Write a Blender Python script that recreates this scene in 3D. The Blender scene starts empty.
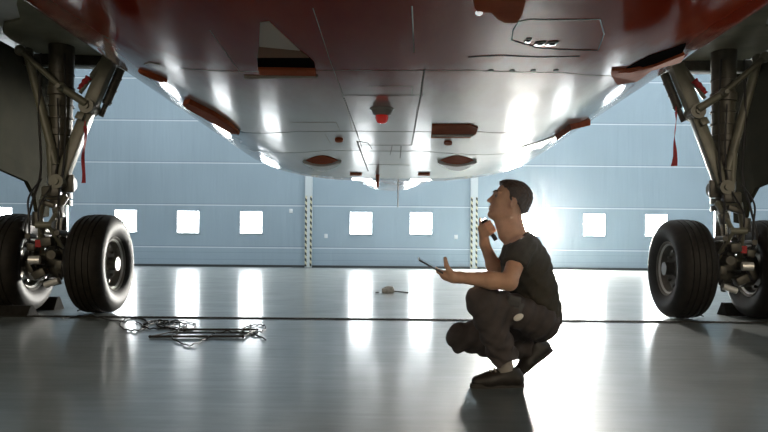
import bpy, bmesh, math, random
import numpy as np
from mathutils import Vector, Matrix, Quaternion

random.seed(7)
np.random.seed(7)
SC = bpy.context.scene
COL = SC.collection
PI = math.pi

# ------------------------------------------------------------------ camera
F, CX, CY, H = 700.0, 391.0, 253.0, 0.71
ROLL = math.radians(0.5)
cam_d = bpy.data.cameras.new('camera')
cam = bpy.data.objects.new('camera', cam_d)
COL.objects.link(cam)
cam_d.sensor_width = 36.0
cam_d.lens = F / 768.0 * 36.0
cam_d.shift_x = -(CX - 384) / 768.0
cam_d.shift_y = (CY - 216) / 768.0
cam_d.clip_start = 0.05
cam_d.clip_end = 200
M = Matrix.Rotation(PI / 2, 4, 'X') @ Matrix.Rotation(ROLL, 4, 'Z')
cam.matrix_world = Matrix.Translation((0, 0, H)) @ M
SC.camera = cam

# ------------------------------------------------------------------ world, light, exposure
SC.view_settings.view_transform = 'Standard'
SC.view_settings.look = 'None'
SC.view_settings.exposure = 0.0
SC.view_settings.gamma = 1.0
SC.view_settings.use_curve_mapping = False
world = bpy.data.worlds.new('hangar_air')
SC.world = world
world.use_nodes = True
world.node_tree.nodes['Background'].inputs['Color'].default_value = (0.45, 0.55, 0.65, 1)
world.node_tree.nodes['Background'].inputs['Strength'].default_value = 0.05

HAZE = 0.0001
if HAZE > 0:
    wn = world.node_tree
    vs = wn.nodes.new('ShaderNodeVolumeScatter')
    vs.inputs['Density'].default_value = HAZE
    vs.inputs['Anisotropy'].default_value = 0.955
    vs.inputs['Color'].default_value = (1, 1, 1, 1)
    wn.links.new(vs.outputs['Volume'], wn.nodes['World Output'].inputs['Volume'])
WIN_E = 26.0         # daylight in the hangar door's windows
SUN_E = 5600.0       # the window with the low sun in it
def roof_light(name, loc, sx, sy, power, col, rot=(0, 0, 0)):
    d = bpy.data.lights.new(name, 'AREA')
    d.shape = 'RECTANGLE'; d.size = sx; d.size_y = sy
    d.energy = power; d.color = col
    o = bpy.data.objects.new(name, d)
    o.location = loc; o.rotation_euler = rot
    COL.objects.link(o)
    return o
roof_light('roof_light', (0, 25.0, 13.6), 40, 3.0, 2700, (0.84, 0.93, 1.0), (math.radians(28), 0, 0))
roof_light('roof_light', (-14, 9.0, 13.6), 6, 18, 1000, (0.80, 0.92, 1.0))
roof_light('roof_light', (14, 9.0, 13.6), 6, 18, 1000, (0.80, 0.92, 1.0))
roof_light('front_fill_light', (0, -15.0, 6.5), 30, 4, 3400, (1.0, 0.84, 0.62), (math.radians(90), 0, 0))  # unseen fill lamp, added behind the camera to brighten the person

# ------------------------------------------------------------------ helpers
def at(px, py, Y):
    dx, dy = px - CX, py - CY
    c, s = math.cos(ROLL), math.sin(ROLL)
    x, y = dx * c + dy * s, -dx * s + dy * c
    return Vector((x * Y / F, Y, H - y * Y / F))

def material(name, col, rough=0.5, metal=0.0, spec=0.5, coat=0.0, coat_rough=0.05, noise=0.0, nscale=8.0,
             bump=0.0, bscale=40.0, emit=None, estr=0.0, col2=None):
    m = bpy.data.materials.new(name)
    m.use_nodes = True
    nt = m.node_tree
    b = nt.nodes['Principled BSDF']
    b.inputs['Base Color'].default_value = (*col, 1)
    b.inputs['Roughness'].default_value = rough
    b.inputs['Metallic'].default_value = metal
    b.inputs['Specular IOR Level'].default_value = spec
    b.inputs['Coat Weight'].default_value = coat
    b.inputs['Coat Roughness'].default_value = coat_rough
    tc = nt.nodes.new('ShaderNodeTexCoord')
    if noise > 0 or col2:
        n = nt.nodes.new('ShaderNodeTexNoise')
        n.inputs['Scale'].default_value = nscale
        n.inputs['Detail'].default_value = 5
        nt.links.new(tc.outputs['Object'], n.inputs['Vector'])
        r = nt.nodes.new('ShaderNodeValToRGB')
        r.color_ramp.elements[0].position = 0.35
        r.color_ramp.elements[1].position = 0.65
        c2 = col2 if col2 else tuple(min(1, c * (1 + noise)) for c in col)
        c1 = col if col2 else tuple(c * (1 - noise) for c in col)
        r.color_ramp.elements[0].color = (*c1, 1)
        r.color_ramp.elements[1].color = (*c2, 1)
        nt.links.new(n.outputs['Fac'], r.inputs['Fac'])
        nt.links.new(r.outputs['Color'], b.inputs['Base Color'])
    if bump > 0:
        n2 = nt.nodes.new('ShaderNodeTexNoise')
        n2.inputs['Scale'].default_value = bscale
        n2.inputs['Detail'].default_value = 3
        nt.links.new(tc.outputs['Object'], n2.inputs['Vector'])
        bp = nt.nodes.new('ShaderNodeBump')
        bp.inputs['Strength'].default_value = bump
        bp.inputs['Distance'].default_value = 0.01
        nt.links.new(n2.outputs['Fac'], bp.inputs['Height'])
        nt.links.new(bp.outputs['Normal'], b.inputs['Normal'])
    if emit:
        b.inputs['Emission Color'].default_value = (*emit, 1)
        b.inputs['Emission Strength'].default_value = estr
    return m

def basis(axis):
    a = Vector(axis).normalized()
    t = Vector((0, 0, 1)) if abs(a.z) < 0.9 else Vector((1, 0, 0))
    u = a.cross(t).normalized()
    return u, a.cross(u).normalized(), a

class MB:
    def __init__(self):
        self.bm = bmesh.new()
    def box(self, c, size, rot=None, bevel=0.0):
        m = Matrix.Translation(Vector(c))
        if rot is not None:
            m = m @ rot.to_4x4()
        m = m @ Matrix.Diagonal((size[0], size[1], size[2], 1))
        r = bmesh.ops.create_cube(self.bm, size=1.0, matrix=m)
        if bevel > 0:
            es = set()
            for v in r['verts']:
                es.update(v.link_edges)
            bmesh.ops.bevel(self.bm, geom=list(es), offset=bevel, segments=2, affect='EDGES', profile=0.5)
        return self
    def cyl(self, p0, p1, r0, r1=None, seg=20, caps=True):
        r1 = r0 if r1 is None else r1
        return self.tube([p0, p1], [r0, r1], seg, caps)
    def tube(self, pts, rad, seg=10, caps=True, flat=1.0):
        pts = [Vector(p) for p in pts]
        if not hasattr(rad, '__len__'):
            rad = [rad] * len(pts)
        rings = []
        u = None
        for i, p in enumerate(pts):
            a = (pts[min(i + 1, len(pts) - 1)] - pts[max(i - 1, 0)])
            if a.length < 1e-9:
                a = Vector((0, 0, 1))
            a.normalize()
            if u is None:
                u, v, _ = basis(a)
            else:
                u = (u - a * u.dot(a))
                if u.length < 1e-6:
                    u, _, _ = basis(a)
                u.normalize()
            v = a.cross(u)
            rings.append([self.bm.verts.new(p + (u * math.cos(t) + v * math.sin(t) * flat) * rad[i])
                          for t in [2 * PI * k / seg for k in range(seg)]])
        for A, B in zip(rings, rings[1:]):
            for k in range(seg):
                self.bm.faces.new((A[k], A[(k + 1) % seg], B[(k + 1) % seg], B[k]))
        if caps:
            self.bm.faces.new(list(reversed(rings[0])))
            self.bm.faces.new(rings[-1])
        return self
    def lathe(self, c, axis, prof, seg=48, u0=None):
        """prof: (along, radius) pairs"""
        c = Vector(c)
        u, v, a = basis(axis)
        rings = []
        for (s, r) in prof:
            if r < 1e-6:
                rings.append([self.bm.verts.new(c + a * s)])
            else:
                rings.append([self.bm.verts.new(c + a * s + (u * math.cos(2 * PI * k / seg) + v * math.sin(2 * PI * k / seg)) * r)
                              for k in range(seg)])
        for A, B in zip(rings, rings[1:]):
            for k in range(seg):
                k2 = (k + 1) % seg
                if len(A) == 1 and len(B) == 1:
                    continue
                if len(A) == 1:
                    self.bm.faces.new((A[0], B[k2], B[k]))
                elif len(B) == 1:
                    self.bm.faces.new((A[k], A[k2], B[0]))
                else:
                    self.bm.faces.new((A[k], A[k2], B[k2], B[k]))
        return self
    def prism(self, poly, ext):
        ext = Vector(ext)
        a = [self.bm.verts.new(Vector(p)) for p in poly]
        b = [self.bm.verts.new(Vector(p) + ext) for p in poly]
        n = len(a)
        self.bm.faces.new(a)
        self.bm.faces.new(list(reversed(b)))
        for i in range(n):
            self.bm.faces.new((a[i], b[i], b[(i + 1) % n], a[(i + 1) % n]))
        return self
    def ell(self, c, r, rot=None, seg=20):
        m = Matrix.Translation(Vector(c))
        if rot is not None:
            m = m @ rot.to_4x4()
        m = m @ Matrix.Diagonal((r[0], r[1], r[2], 1))
        bmesh.ops.create_uvsphere(self.bm, u_segments=seg, v_segments=max(8, seg // 2), radius=1.0, matrix=m)
        return self
    def build(self, name, mat, parent=None, smooth=True, angle=35):
        bm = self.bm
        bmesh.ops.recalc_face_normals(bm, faces=bm.faces[:])
        me = bpy.data.meshes.new(name)
        if smooth:
            for f in bm.faces:
                f.smooth = True
            lim = math.radians(angle)
            for e in bm.edges:
                if len(e.link_faces) == 2 and e.calc_face_angle(0) > lim:
                    e.smooth = False
        bm.to_mesh(me)
        bm.free()
        me.materials.append(mat)
        o = bpy.data.objects.new(name, me)
        COL.objects.link(o)
        if parent is not None:
            parent_to(o, parent)
        return o

def world_loc(o):
    v = Vector((0, 0, 0))
    while o is not None:
        v = v + o.location
        o = o.parent
    return v

def parent_to(o, parent):
    """the mesh is given in world coordinates; things here are translated only"""
    o.parent = parent
    off = world_loc(parent)
    if o.type == 'MESH' and off.length > 0:
        o.data.transform(Matrix.Translation(-off))

def tag(o, label=None, cat=None, group=None, kind=None):
    if label: o['label'] = label
    if cat: o['category'] = cat
    if group: o['group'] = group
    if kind: o['kind'] = kind
    return o

def empty(name, loc, label, cat, group=None):
    o = bpy.data.objects.new(name, None)
    o.location = loc
    o.empty_display_size = 0.1
    COL.objects.link(o)
    return tag(o, label, cat, group)

def smooth_path(pts, n=8, closed=False):
    """Catmull-Rom through pts"""
    pts = [Vector(p) for p in pts]
    out = []
    N = len(pts)
    for i in range(N if closed else N - 1):
        if closed:
            p0, p1, p2, p3 = pts[i - 1], pts[i], pts[(i + 1) % N], pts[(i + 2) % N]
        else:
            p0, p1, p2, p3 = pts[max(i - 1, 0)], pts[i], pts[i + 1], pts[min(i + 2, N - 1)]
        for k in range(n):
            t = k / n
            out.append(0.5 * ((2 * p1) + (p2 - p0) * t + (2 * p0 - 5 * p1 + 4 * p2 - p3) * t * t + (3 * p1 - p0 - 3 * p2 + p3) * t ** 3))
    out.append(pts[0] if closed else pts[-1])
    return out

# ------------------------------------------------------------------ materials
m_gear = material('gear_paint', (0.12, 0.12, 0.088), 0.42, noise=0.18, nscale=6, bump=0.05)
m_gear_dark = material('gear_dark_metal', (0.055, 0.052, 0.04), 0.45, metal=0.3, noise=0.25, nscale=12)
m_chrome = material('polished_steel', (0.75, 0.75, 0.72), 0.18, metal=1.0)
m_rubber = material('tire_rubber', (0.012, 0.010, 0.007), 0.6, spec=0.25, noise=0.3, nscale=14, bump=0.10, bscale=90)
m_rim = material('wheel_rim_metal', (0.16, 0.15, 0.13), 0.40, metal=0.6, noise=0.2)
m_hub = material('hub_cap_metal', (0.72, 0.72, 0.70), 0.35, metal=0.5)
m_black = material('black_matte', (0.006, 0.005, 0.005), 1.0, spec=0.0)
m_hose = material('black_hose', (0.015, 0.015, 0.015), 0.45)
m_red = material('red_fabric', (0.33, 0.018, 0.02), 0.7, noise=0.2, nscale=60, bump=0.2, bscale=200)
m_redpart = material('red_paint_matte', (0.36, 0.085, 0.035), 0.95, spec=0.05, noise=0.12, nscale=10)
m_seam = material('panel_sealant', (0.36, 0.28, 0.22), 0.7, spec=0.2)
m_panel = material('olive_panel_paint', (0.17, 0.17, 0.12), 0.6, noise=0.15, nscale=4)
m_ramp = material('grey_duct_ramp', (0.50, 0.45, 0.40), 0.9, spec=0.1)
m_leg = material('shaded_leg_paint', (0.05, 0.047, 0.032), 0.45, noise=0.2, nscale=8)  # darker copy of the gear paint; the leg's shade is in the colour
m_seam_dark = material('dark_sealant', (0.10, 0.07, 0.055), 0.7, spec=0.2)
m_white = material('white_paint', (0.80, 0.80, 0.78), 0.3)
m_wing = material('wing_skin', (0.78, 0.82, 0.84), 0.20, metal=0.15, noise=0.08, nscale=2.5, bump=0.03, bscale=4)
m_bay = material('bay_primer', (0.022, 0.0215, 0.012), 0.9, spec=0.05, noise=0.15, nscale=4)
m_lens = material('lamp_glass', (0.85, 0.85, 0.85), 0.08, emit=(1, 1, 1), estr=0.6)

def hull_material():
    m = material('glossy_maroon_hull', (0.115, 0.020, 0.008), 0.12, spec=0.5)
    nt = m.node_tree
    b = nt.nodes['Principled BSDF']
    b.inputs['IOR'].default_value = 1.15
    tc = nt.nodes.new('ShaderNodeTexCoord')
    mp = nt.nodes.new('ShaderNodeMapping')
    mp.inputs['Scale'].default_value = (1.6, 0.45, 1.0)
    nt.links.new(tc.outputs['Object'], mp.inputs['Vector'])
    n = nt.nodes.new('ShaderNodeTexNoise')
    n.inputs['Scale'].default_value = 1.3
    n.inputs['Detail'].default_value = 6
    n.inputs['Roughness'].default_value = 0.6
    nt.links.new(mp.outputs['Vector'], n.inputs['Vector'])
    r = nt.nodes.new('ShaderNodeValToRGB')
    r.color_ramp.elements[0].position = 0.3
    r.color_ramp.elements[0].color = (0.20, 0.011, 0.003, 1)
    r.color_ramp.elements[1].position = 0.7
    r.color_ramp.elements[1].color = (0.28, 0.032, 0.009, 1)
    nt.links.new(n.outputs['Fac'], r.inputs['Fac'])
    # maroon forward, pale silver grey on the belly fairing behind it, a noisy soft edge between
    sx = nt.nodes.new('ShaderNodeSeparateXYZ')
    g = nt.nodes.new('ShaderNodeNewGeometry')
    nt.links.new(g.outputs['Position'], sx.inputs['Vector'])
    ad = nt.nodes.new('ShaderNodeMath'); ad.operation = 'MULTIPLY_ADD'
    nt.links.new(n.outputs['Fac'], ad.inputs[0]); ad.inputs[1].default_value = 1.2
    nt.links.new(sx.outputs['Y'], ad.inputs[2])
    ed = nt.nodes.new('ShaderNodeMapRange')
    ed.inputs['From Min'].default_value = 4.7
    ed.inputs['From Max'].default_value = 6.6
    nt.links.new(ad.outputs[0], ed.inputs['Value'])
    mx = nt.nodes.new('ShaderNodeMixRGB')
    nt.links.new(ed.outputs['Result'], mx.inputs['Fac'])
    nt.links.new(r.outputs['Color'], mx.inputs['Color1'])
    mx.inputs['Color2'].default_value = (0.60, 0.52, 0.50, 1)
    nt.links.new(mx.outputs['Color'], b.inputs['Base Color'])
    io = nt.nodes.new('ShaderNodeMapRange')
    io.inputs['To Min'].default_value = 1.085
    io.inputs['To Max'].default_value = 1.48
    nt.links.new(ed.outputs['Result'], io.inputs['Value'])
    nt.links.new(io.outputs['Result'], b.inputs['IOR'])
    n2 = nt.nodes.new('ShaderNodeTexNoise')
    n2.inputs['Scale'].default_value = 1.1
    n2.inputs['Detail'].default_value = 2
    nt.links.new(tc.outputs['Object'], n2.inputs['Vector'])
    bp = nt.nodes.new('ShaderNodeBump')
    bp.inputs['Strength'].default_value = 0.10
    bp.inputs['Distance'].default_value = 0.03
    nt.links.new(n2.outputs['Fac'], bp.inputs['Height'])
    nt.links.new(bp.outputs['Normal'], b.inputs['Normal'])
    n3 = nt.nodes.new('ShaderNodeTexNoise')
    n3.inputs['Scale'].default_value = 3.0
    n3.inputs['Detail'].default_value = 6
    nt.links.new(mp.outputs['Vector'], n3.inputs['Vector'])
    r3 = nt.nodes.new('ShaderNodeMapRange')
    r3.inputs['From Min'].default_value = 0.3
    r3.inputs['From Max'].default_value = 0.75
    r3.inputs['To Min'].default_value = 0.05
    r3.inputs['To Max'].default_value = 0.16
    nt.links.new(n3.outputs['Fac'], r3.inputs['Value'])
    nt.links.new(r3.outputs['Result'], b.inputs['Roughness'])
    return m
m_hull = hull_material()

def floor_material():
    m = bpy.data.materials.new('polished_floor_coating')
    m.use_nodes = True
    nt = m.node_tree
    b = nt.nodes['Principled BSDF']
    tc = nt.nodes.new('ShaderNodeTexCoord')
    n = nt.nodes.new('ShaderNodeTexNoise')
    n.inputs['Scale'].default_value = 0.9
    n.inputs['Detail'].default_value = 8
    n.inputs['Roughness'].default_value = 0.62
    nt.links.new(tc.outputs['Object'], n.inputs['Vector'])
    r = nt.nodes.new('ShaderNodeValToRGB')
    r.color_ramp.elements[0].position = 0.32
    r.color_ramp.elements[0].color = (0.062, 0.078, 0.076, 1)
    r.color_ramp.elements[1].position = 0.68
    r.color_ramp.elements[1].color = (0.150, 0.170, 0.158, 1)
    nt.links.new(n.outputs['Fac'], r.inputs['Fac'])
    # faint scuffs
    w = nt.nodes.new('ShaderNodeMapping')
    w.inputs['Scale'].default_value = (0.7, 5.0, 1)
    w.inputs['Rotation'].default_value = (0, 0, 0.35)
    nt.links.new(tc.outputs['Object'], w.inputs['Vector'])
    n2 = nt.nodes.new('ShaderNodeTexNoise')
    n2.inputs['Scale'].default_value = 2.2
    n2.inputs['Detail'].default_value = 9
    n2.inputs['Roughness'].default_value = 0.7
    nt.links.new(w.outputs['Vector'], n2.inputs['Vector'])
    mr = nt.nodes.new('ShaderNodeMapRange')
    mr.inputs['From Min'].default_value = 0.3
    mr.inputs['From Max'].default_value = 0.75
    mr.inputs['To Min'].default_value = 0.36
    mr.inputs['To Max'].default_value = 0.54
    nt.links.new(n2.outputs['Fac'], mr.inputs['Value'])
    nt.links.new(mr.outputs['Result'], b.inputs['Roughness'])
    nt.links.new(r.outputs['Color'], b.inputs['Base Color'])
    b.inputs['Specular IOR Level'].default_value = 0.5
    b.inputs['Coat Weight'].default_value = 0.65
    b.inputs['Coat Roughness'].default_value = 0.17
    bp = nt.nodes.new('ShaderNodeBump')
    bp.inputs['Strength'].default_value = 0.09
    bp.inputs['Distance'].default_value = 0.01
    nt.links.new(n2.outputs['Fac'], bp.inputs['Height'])
    nt.links.new(bp.outputs['Normal'], b.inputs['Normal'])
    return m

def door_fabric_material():
    m = bpy.data.materials.new('hangar_door_fabric')
    m.use_nodes = True
    nt = m.node_tree
    b = nt.nodes['Principled BSDF']
    b.inputs['Roughness'].default_value = 0.6
    g = nt.nodes.new('ShaderNodeNewGeometry')
    s = nt.nodes.new('ShaderNodeSeparateXYZ')
    nt.links.new(g.outputs['Position'], s.inputs['Vector'])
    def mth(op, a, bb):
        q = nt.nodes.new('ShaderNodeMath'); q.operation = op
        for k, v in enumerate((a, bb)):
            if isinstance(v, (int, float)):
                q.inputs[k].default_value = v
            else:
                nt.links.new(v, q.inputs[k])
        return q.outputs[0]
    zz = mth('ADD', s.outputs['Z'], 1.10)
    md = mth('MODULO', zz, 1.985)
    seam = mth('LESS_THAN', md, 0.045)
    dark = mth('LESS_THAN', mth('ABSOLUTE', mth('SUBTRACT', md, 0.075), 0), 0.02)
    low = mth('LESS_THAN', mth('MODULO', mth('ADD', s.outputs['Z'], 0.0), 0.33), 0.022)
    lowm = mth('MULTIPLY', low, mth('LESS_THAN', s.outputs['Z'], 0.9))
    n = nt.nodes.new('ShaderNodeTexNoise')
    n.inputs['Scale'].default_value = 0.35
    n.inputs['Detail'].default_value = 5
    nt.links.new(g.outputs['Position'], n.inputs['Vector'])
    r = nt.nodes.new('ShaderNodeValToRGB')
    r.color_ramp.elements[0].position = 0.3
    r.color_ramp.elements[0].color = (0.27, 0.36, 0.43, 1)
    r.color_ramp.elements[1].position = 0.7
    r.color_ramp.elements[1].color = (0.31, 0.41, 0.49, 1)
    nt.links.new(n.outputs['Fac'], r.inputs['Fac'])
    mx = nt.nodes.new('ShaderNodeMixRGB')
    nt.links.new(mth('MULTIPLY', seam, 0.65), mx.inputs['Fac'])
    nt.links.new(r.outputs['Color'], mx.inputs['Color1'])
    mx.inputs['Color2'].default_value = (0.75, 0.82, 0.86, 1)
    mx2 = nt.nodes.new('ShaderNodeMixRGB')
    nt.links.new(mth('MULTIPLY', mth('MAXIMUM', dark, lowm), 0.3), mx2.inputs['Fac'])
    nt.links.new(mx.outputs['Color'], mx2.inputs['Color1'])
    mx2.inputs['Color2'].default_value = (0.10, 0.15, 0.19, 1)
    nt.links.new(mx2.outputs['Color'], b.inputs['Base Color'])
    # diagonal creases in the fabric
    mp = nt.nodes.new('ShaderNodeMapping')
    mp.inputs['Rotation'].default_value = (0, 0.75, 0)
    mp.inputs['Scale'].default_value = (2.4, 1, 0.25)
    nt.links.new(g.outputs['Position'], mp.inputs['Vector'])
    n2 = nt.nodes.new('ShaderNodeTexNoise')
    n2.inputs['Scale'].default_value = 1.0
    n2.inputs['Detail'].default_value = 3
    nt.links.new(mp.outputs['Vector'], n2.inputs['Vector'])
    bp = nt.nodes.new('ShaderNodeBump')
    bp.inputs['Strength'].default_value = 0.5
    bp.inputs['Distance'].default_value = 0.06
    nt.links.new(n2.outputs['Fac'], bp.inputs['Height'])
    nt.links.new(bp.outputs['Normal'], b.inputs['Normal'])
    return m

def stripe_material(c1, c2, pitch):
    m = bpy.data.materials.new('hazard_stripes')
    m.use_nodes = True
    nt = m.node_tree
    b = nt.nodes['Principled BSDF']
    b.inputs['Roughness'].default_value = 0.5
    g = nt.nodes.new('ShaderNodeTexCoord')
    s = nt.nodes.new('ShaderNodeSeparateXYZ')
    nt.links.new(g.outputs['Object'], s.inputs['Vector'])
    a = nt.nodes.new('ShaderNodeMath'); a.operation = 'ADD'
    nt.links.new(s.outputs['Z'], a.inputs[0]); nt.links.new(s.outputs['X'], a.inputs[1])
    d = nt.nodes.new('ShaderNodeMath'); d.operation = 'PINGPONG'
    nt.links.new(a.outputs[0], d.inputs[0]); d.inputs[1].default_value = pitch
    l = nt.nodes.new('ShaderNodeMath'); l.operation = 'LESS_THAN'
    nt.links.new(d.outputs[0], l.inputs[0]); l.inputs[1].default_value = pitch * 0.5
    mx = nt.nodes.new('ShaderNodeMixRGB')
    nt.links.new(l.outputs[0], mx.inputs['Fac'])
    mx.inputs['Color1'].default_value = (*c1, 1); mx.inputs['Color2'].default_value = (*c2, 1)
    nt.links.new(mx.outputs['Color'], b.inputs['Base Color'])
    return m

# ------------------------------------------------------------------ the hangar
WY = 33.0
m_floor = floor_material()
m_door = door_fabric_material()
m_shell = material('grey_hangar_cladding', (0.30, 0.33, 0.36), 0.7, noise=0.06, nscale=0.6)
m_dark_wall = material('dim_hangar_end', (0.16, 0.13, 0.10), 0.8, noise=0.1, nscale=0.4)
def struct(o):
    o['kind'] = 'structure'
    return o
struct(MB().box((0, 9, -0.1), (52, 50, 0.2)).build('floor', m_floor, smooth=False))
struct(MB().box((0, WY + 0.15, 7), (52, 0.3, 14)).build('wall_back', m_door, smooth=False))
struct(MB().box((0, WY - 0.05, 12.0), (51.4, 0.1, 4.0)).build('trim_4', m_dark_wall, smooth=False))  # unseen dark band, added so the belly and floor reflect less bright wall
struct(MB().box((-25.85, 9, 7), (0.3, 50, 14)).build('wall_left', m_shell, smooth=False))
struct(MB().box((25.85, 9, 7), (0.3, 50, 14)).build('wall_right', m_shell, smooth=False))
struct(MB().box((0, -15.85, 7), (52, 0.3, 14)).build('wall_front', m_dark_wall, smooth=False))
struct(MB().box((0, 9, 14.1), (52, 50, 0.2)).build('ceiling', m_shell, smooth=False))
m_rail = material('dark_rubber_seal', (0.035, 0.045, 0.05), 0.6)
struct(MB().box((0, WY - 0.06, 0.05), (51, 0.12, 0.10)).build('baseboard_back', m_rail, smooth=False))

wS = F / WY
m_pane = material('bright_window_daylight', (0.8, 0.8, 0.8), 0.2, emit=(0.93, 0.98, 1.0), estr=WIN_E)
m_pane_sun = material('sunlit_window_daylight', (0.8, 0.8, 0.8), 0.2, emit=(1.0, 0.97, 0.90), estr=SUN_E)
m_wframe = material('pale_window_frame', (0.62, 0.68, 0.72), 0.5)
win_px = [(1.5, 218.5), (126, 221), (188.3, 222), (251.3, 222.5), (361, 223.2), (421, 223.5), (533, 224.5), (594, 225), (656, 225.5)]
for i, (px, py) in enumerate(win_px):
    p = at(px, py, WY)
    fr = MB()
    w = 0.50
    for dx, dz, sx, sz in ((-w - .02, 0, .04, 2 * w + .08), (w + .02, 0, .04, 2 * w + .08), (0, w + .02, 2 * w, .04), (0, -w - .02, 2 * w, .04)):
        fr.box((p.x + dx, WY - 0.02, p.z + dz), (sx, 0.05, sz))
    o = struct(fr.build('window_%d' % (i + 1), m_wframe, smooth=False))
    MB().box((p.x, WY - 0.005, p.z), (2 * w, 0.02, 2 * w)).build('window_pane', m_pane_sun if i == 6 else m_pane, o, smooth=False)

m_post = material('pale_door_post', (0.55, 0.62, 0.66), 0.5)
m_stripe = stripe_material((0.62, 0.60, 0.42), (0.03, 0.04, 0.035), 0.14)
for i, px in enumerate((308.8, 473.5)):
    X = at(px, 240, WY).x
    o = struct(MB().box((X, WY - 0.10, 7), (0.33, 0.2, 14)).build('trim_%d' % (i + 1), m_post, smooth=False))
    for s in (-1, 1):
        MB().box((X + s * 0.115, WY - 0.21, 1.70), (0.085, 0.03, 3.3)).build('hazard_stripe', m_stripe, o, smooth=False)
m_plate = material('pale_wall_plate', (0.75, 0.80, 0.83), 0.5)
for px, py, lab in ((291, 211, 'small pale plate on the door fabric just left of the left striped post'),
                    (326, 236, 'small pale plate low on the door fabric right of the left striped post'),
                    (456, 237, 'small pale plate low on the door fabric left of the right striped post')):
    p = at(px, py, WY)
    o = MB().box((p.x, WY - 0.02, p.z), (0.16, 0.04, 0.20), bevel=0.01).box((p.x, WY - 0.05, p.z + 0.03), (0.06, 0.03, 0.06)).build('wall_plate', m_plate)
    tag(o, lab, 'plate', 'plates on the hangar door')

# slot drain across the floor
ch = MB()
m_drain = material('dark_slot_drain', (0.022, 0.021, 0.018), 0.8, spec=0.1)
y0 = 7.46
ch.box((0, y0 - 0.036, 0.005), (40, 0.022, 0.010)).box((0, y0 + 0.036, 0.005), (40, 0.022, 0.010)).box((0, y0, 0.0012), (40, 0.06, 0.0024))
k = -9.0
while k < 9.0:
    ch.box((k, y0, 0.005), (0.02, 0.06, 0.007)); k += 0.06
struct(ch.build('trim_3', m_drain, smooth=False))

# ------------------------------------------------------------------ the airliner
plane = empty('airliner', (0, 7.95, 0), 'large maroon jet airliner standing on its main landing gear, seen from under its belly', 'airplane')
HA, HB, ZB, HN = 2.88, 2.03, 1.83, 3.0
ZC = ZB + HB
Y_END = 10.9
def zbot(x):
    return ZC - HB * max(0.0, 1 - abs(x / HA) ** HN) ** (1 / HN)
def section(sa, sb, zc, n=120):
    out = []
    for k in range(n):
        t = 2 * PI * k / n
        c, s = math.cos(t), math.sin(t)
        x = HA * sa * math.copysign(abs(c) ** (2 / HN), c)
        e = 2 / HN if s < 0 else 2 / 2.3
        z = zc + HB * sb * math.copysign(abs(s) ** e, s)
        out.append((x, z))
    return out
stations = []
for y in (-7.5, -7.2, -6.6, -5.5, -4.0):
    t = (-4.0 - y) / 3.5
    sc = math.sqrt(max(0.02, 1 - t * t))
    stations.append((y, sc, sc, ZC + 0.4 * t))
y = -3.5
while y < Y_END - 0.01:
    stations.append((y, 1, 1, ZC)); y += 0.4
for k in range(13):
    t = k / 12
    stations.append((Y_END + 6.5 * t ** 1.4, 1 - 0.55 * t ** 1.6, 1 - 0.62 * t ** 1.2 - 0.02 * (t > 0) , ZC + 0.35 * t))
hb = MB()
rings = []
for (y, sa, sb, zc) in stations:
    rings.append([hb.bm.verts.new((x, y, z)) for (x, z) in section(sa, sb, zc)])
for A, B in zip(rings, rings[1:]):
    for k in range(len(A)):
        k2 = (k + 1) % len(A)
        hb.bm.faces.new((A[k], A[k2], B[k2], B[k]))
hb.bm.faces.new(rings[0]); hb.bm.faces.new(list(reversed(rings[-1])))
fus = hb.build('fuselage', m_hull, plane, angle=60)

def belly(px, py):
    """the point of the belly seen at a pixel of the photo, and the frame there: normal n (outward, down), t across, l along"""
    d = at(px, py, 1.0) - Vector((0, 0, H))
    lo, hi = 0.5, 40.0
    for _ in range(60):
        mid = (lo + hi) / 2
        x, z = d.x * mid, H + d.z * mid
        if abs(x) < HA and z < zbot(x):
            lo = mid
        else:
            hi = mid
    Y = lo
    x = d.x * Y
    return Vector((x, Y, zbot(x)))
def bframe(x):
    e = 1e-3
    sl = (zbot(x + e) - zbot(x - e)) / (2 * e)
    t = Vector((1, 0, sl)).normalized()
    n = Vector((sl, 0, -1)).normalized()
    return t, n
def belly_xy(x, y, off=0.0):
    t, n = bframe(x)
    return Vector((x, y, zbot(x))) + n * off
def on_belly(poly, h, name, mat, sub=True, base=-0.01, n_div=6, smooth=False):
    """a raised plate with the outline poly (pixels), following the belly; h is how far it stands out"""
    P = [belly(*p) for p in poly]
    mb = MB()
    a, b = [], []
    for p in P:
        t, n = bframe(p.x)
        a.append(mb.bm.verts.new(p + n * base)); b.append(mb.bm.verts.new(p + n * h))
    N = len(P)
    mb.bm.faces.new(a); mb.bm.faces.new(list(reversed(b)))
    for i in range(N):
        mb.bm.faces.new((a[i], b[i], b[(i + 1) % N], a[(i + 1) % N]))
    return mb.build(name, mat, fus, smooth=smooth)
def seam_line(px_pts, r, name='panel_seam', mat=None, dashed=None):
    r *= 0.62
    P = [belly(*p) for p in px_pts]
    xy = [(p.x, p.y) for p in P]
    mb = MB()
    pts = []
    for (x0, ya), (x1, yb) in zip(xy, xy[1:]):
        n = max(2, int(math.hypot(x1 - x0, yb - ya) / 0.05))
        for k in range(n):
            pts.append((x0 + (x1 - x0) * k / n, ya + (yb - ya) * k / n))
    pts.append(xy[-1])
    W = [belly_xy(x, y, 0.0015) for x, y in pts]
    if dashed:
        fine = []
        for p, q in zip(W, W[1:]):
            n = max(1, int((q - p).length / (dashed / 6)))
            fine += [p.lerp(q, j / n) for j in range(n)]
        mb.tube(fine, [r if j % 6 < 2 else r * 0.25 for j in range(len(fine))], seg=6, flat=0.6)
    else:
        mb.tube(W, r, seg=5, flat=0.6)
    return mb.build(name, mat or m_seam, fus)

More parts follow.
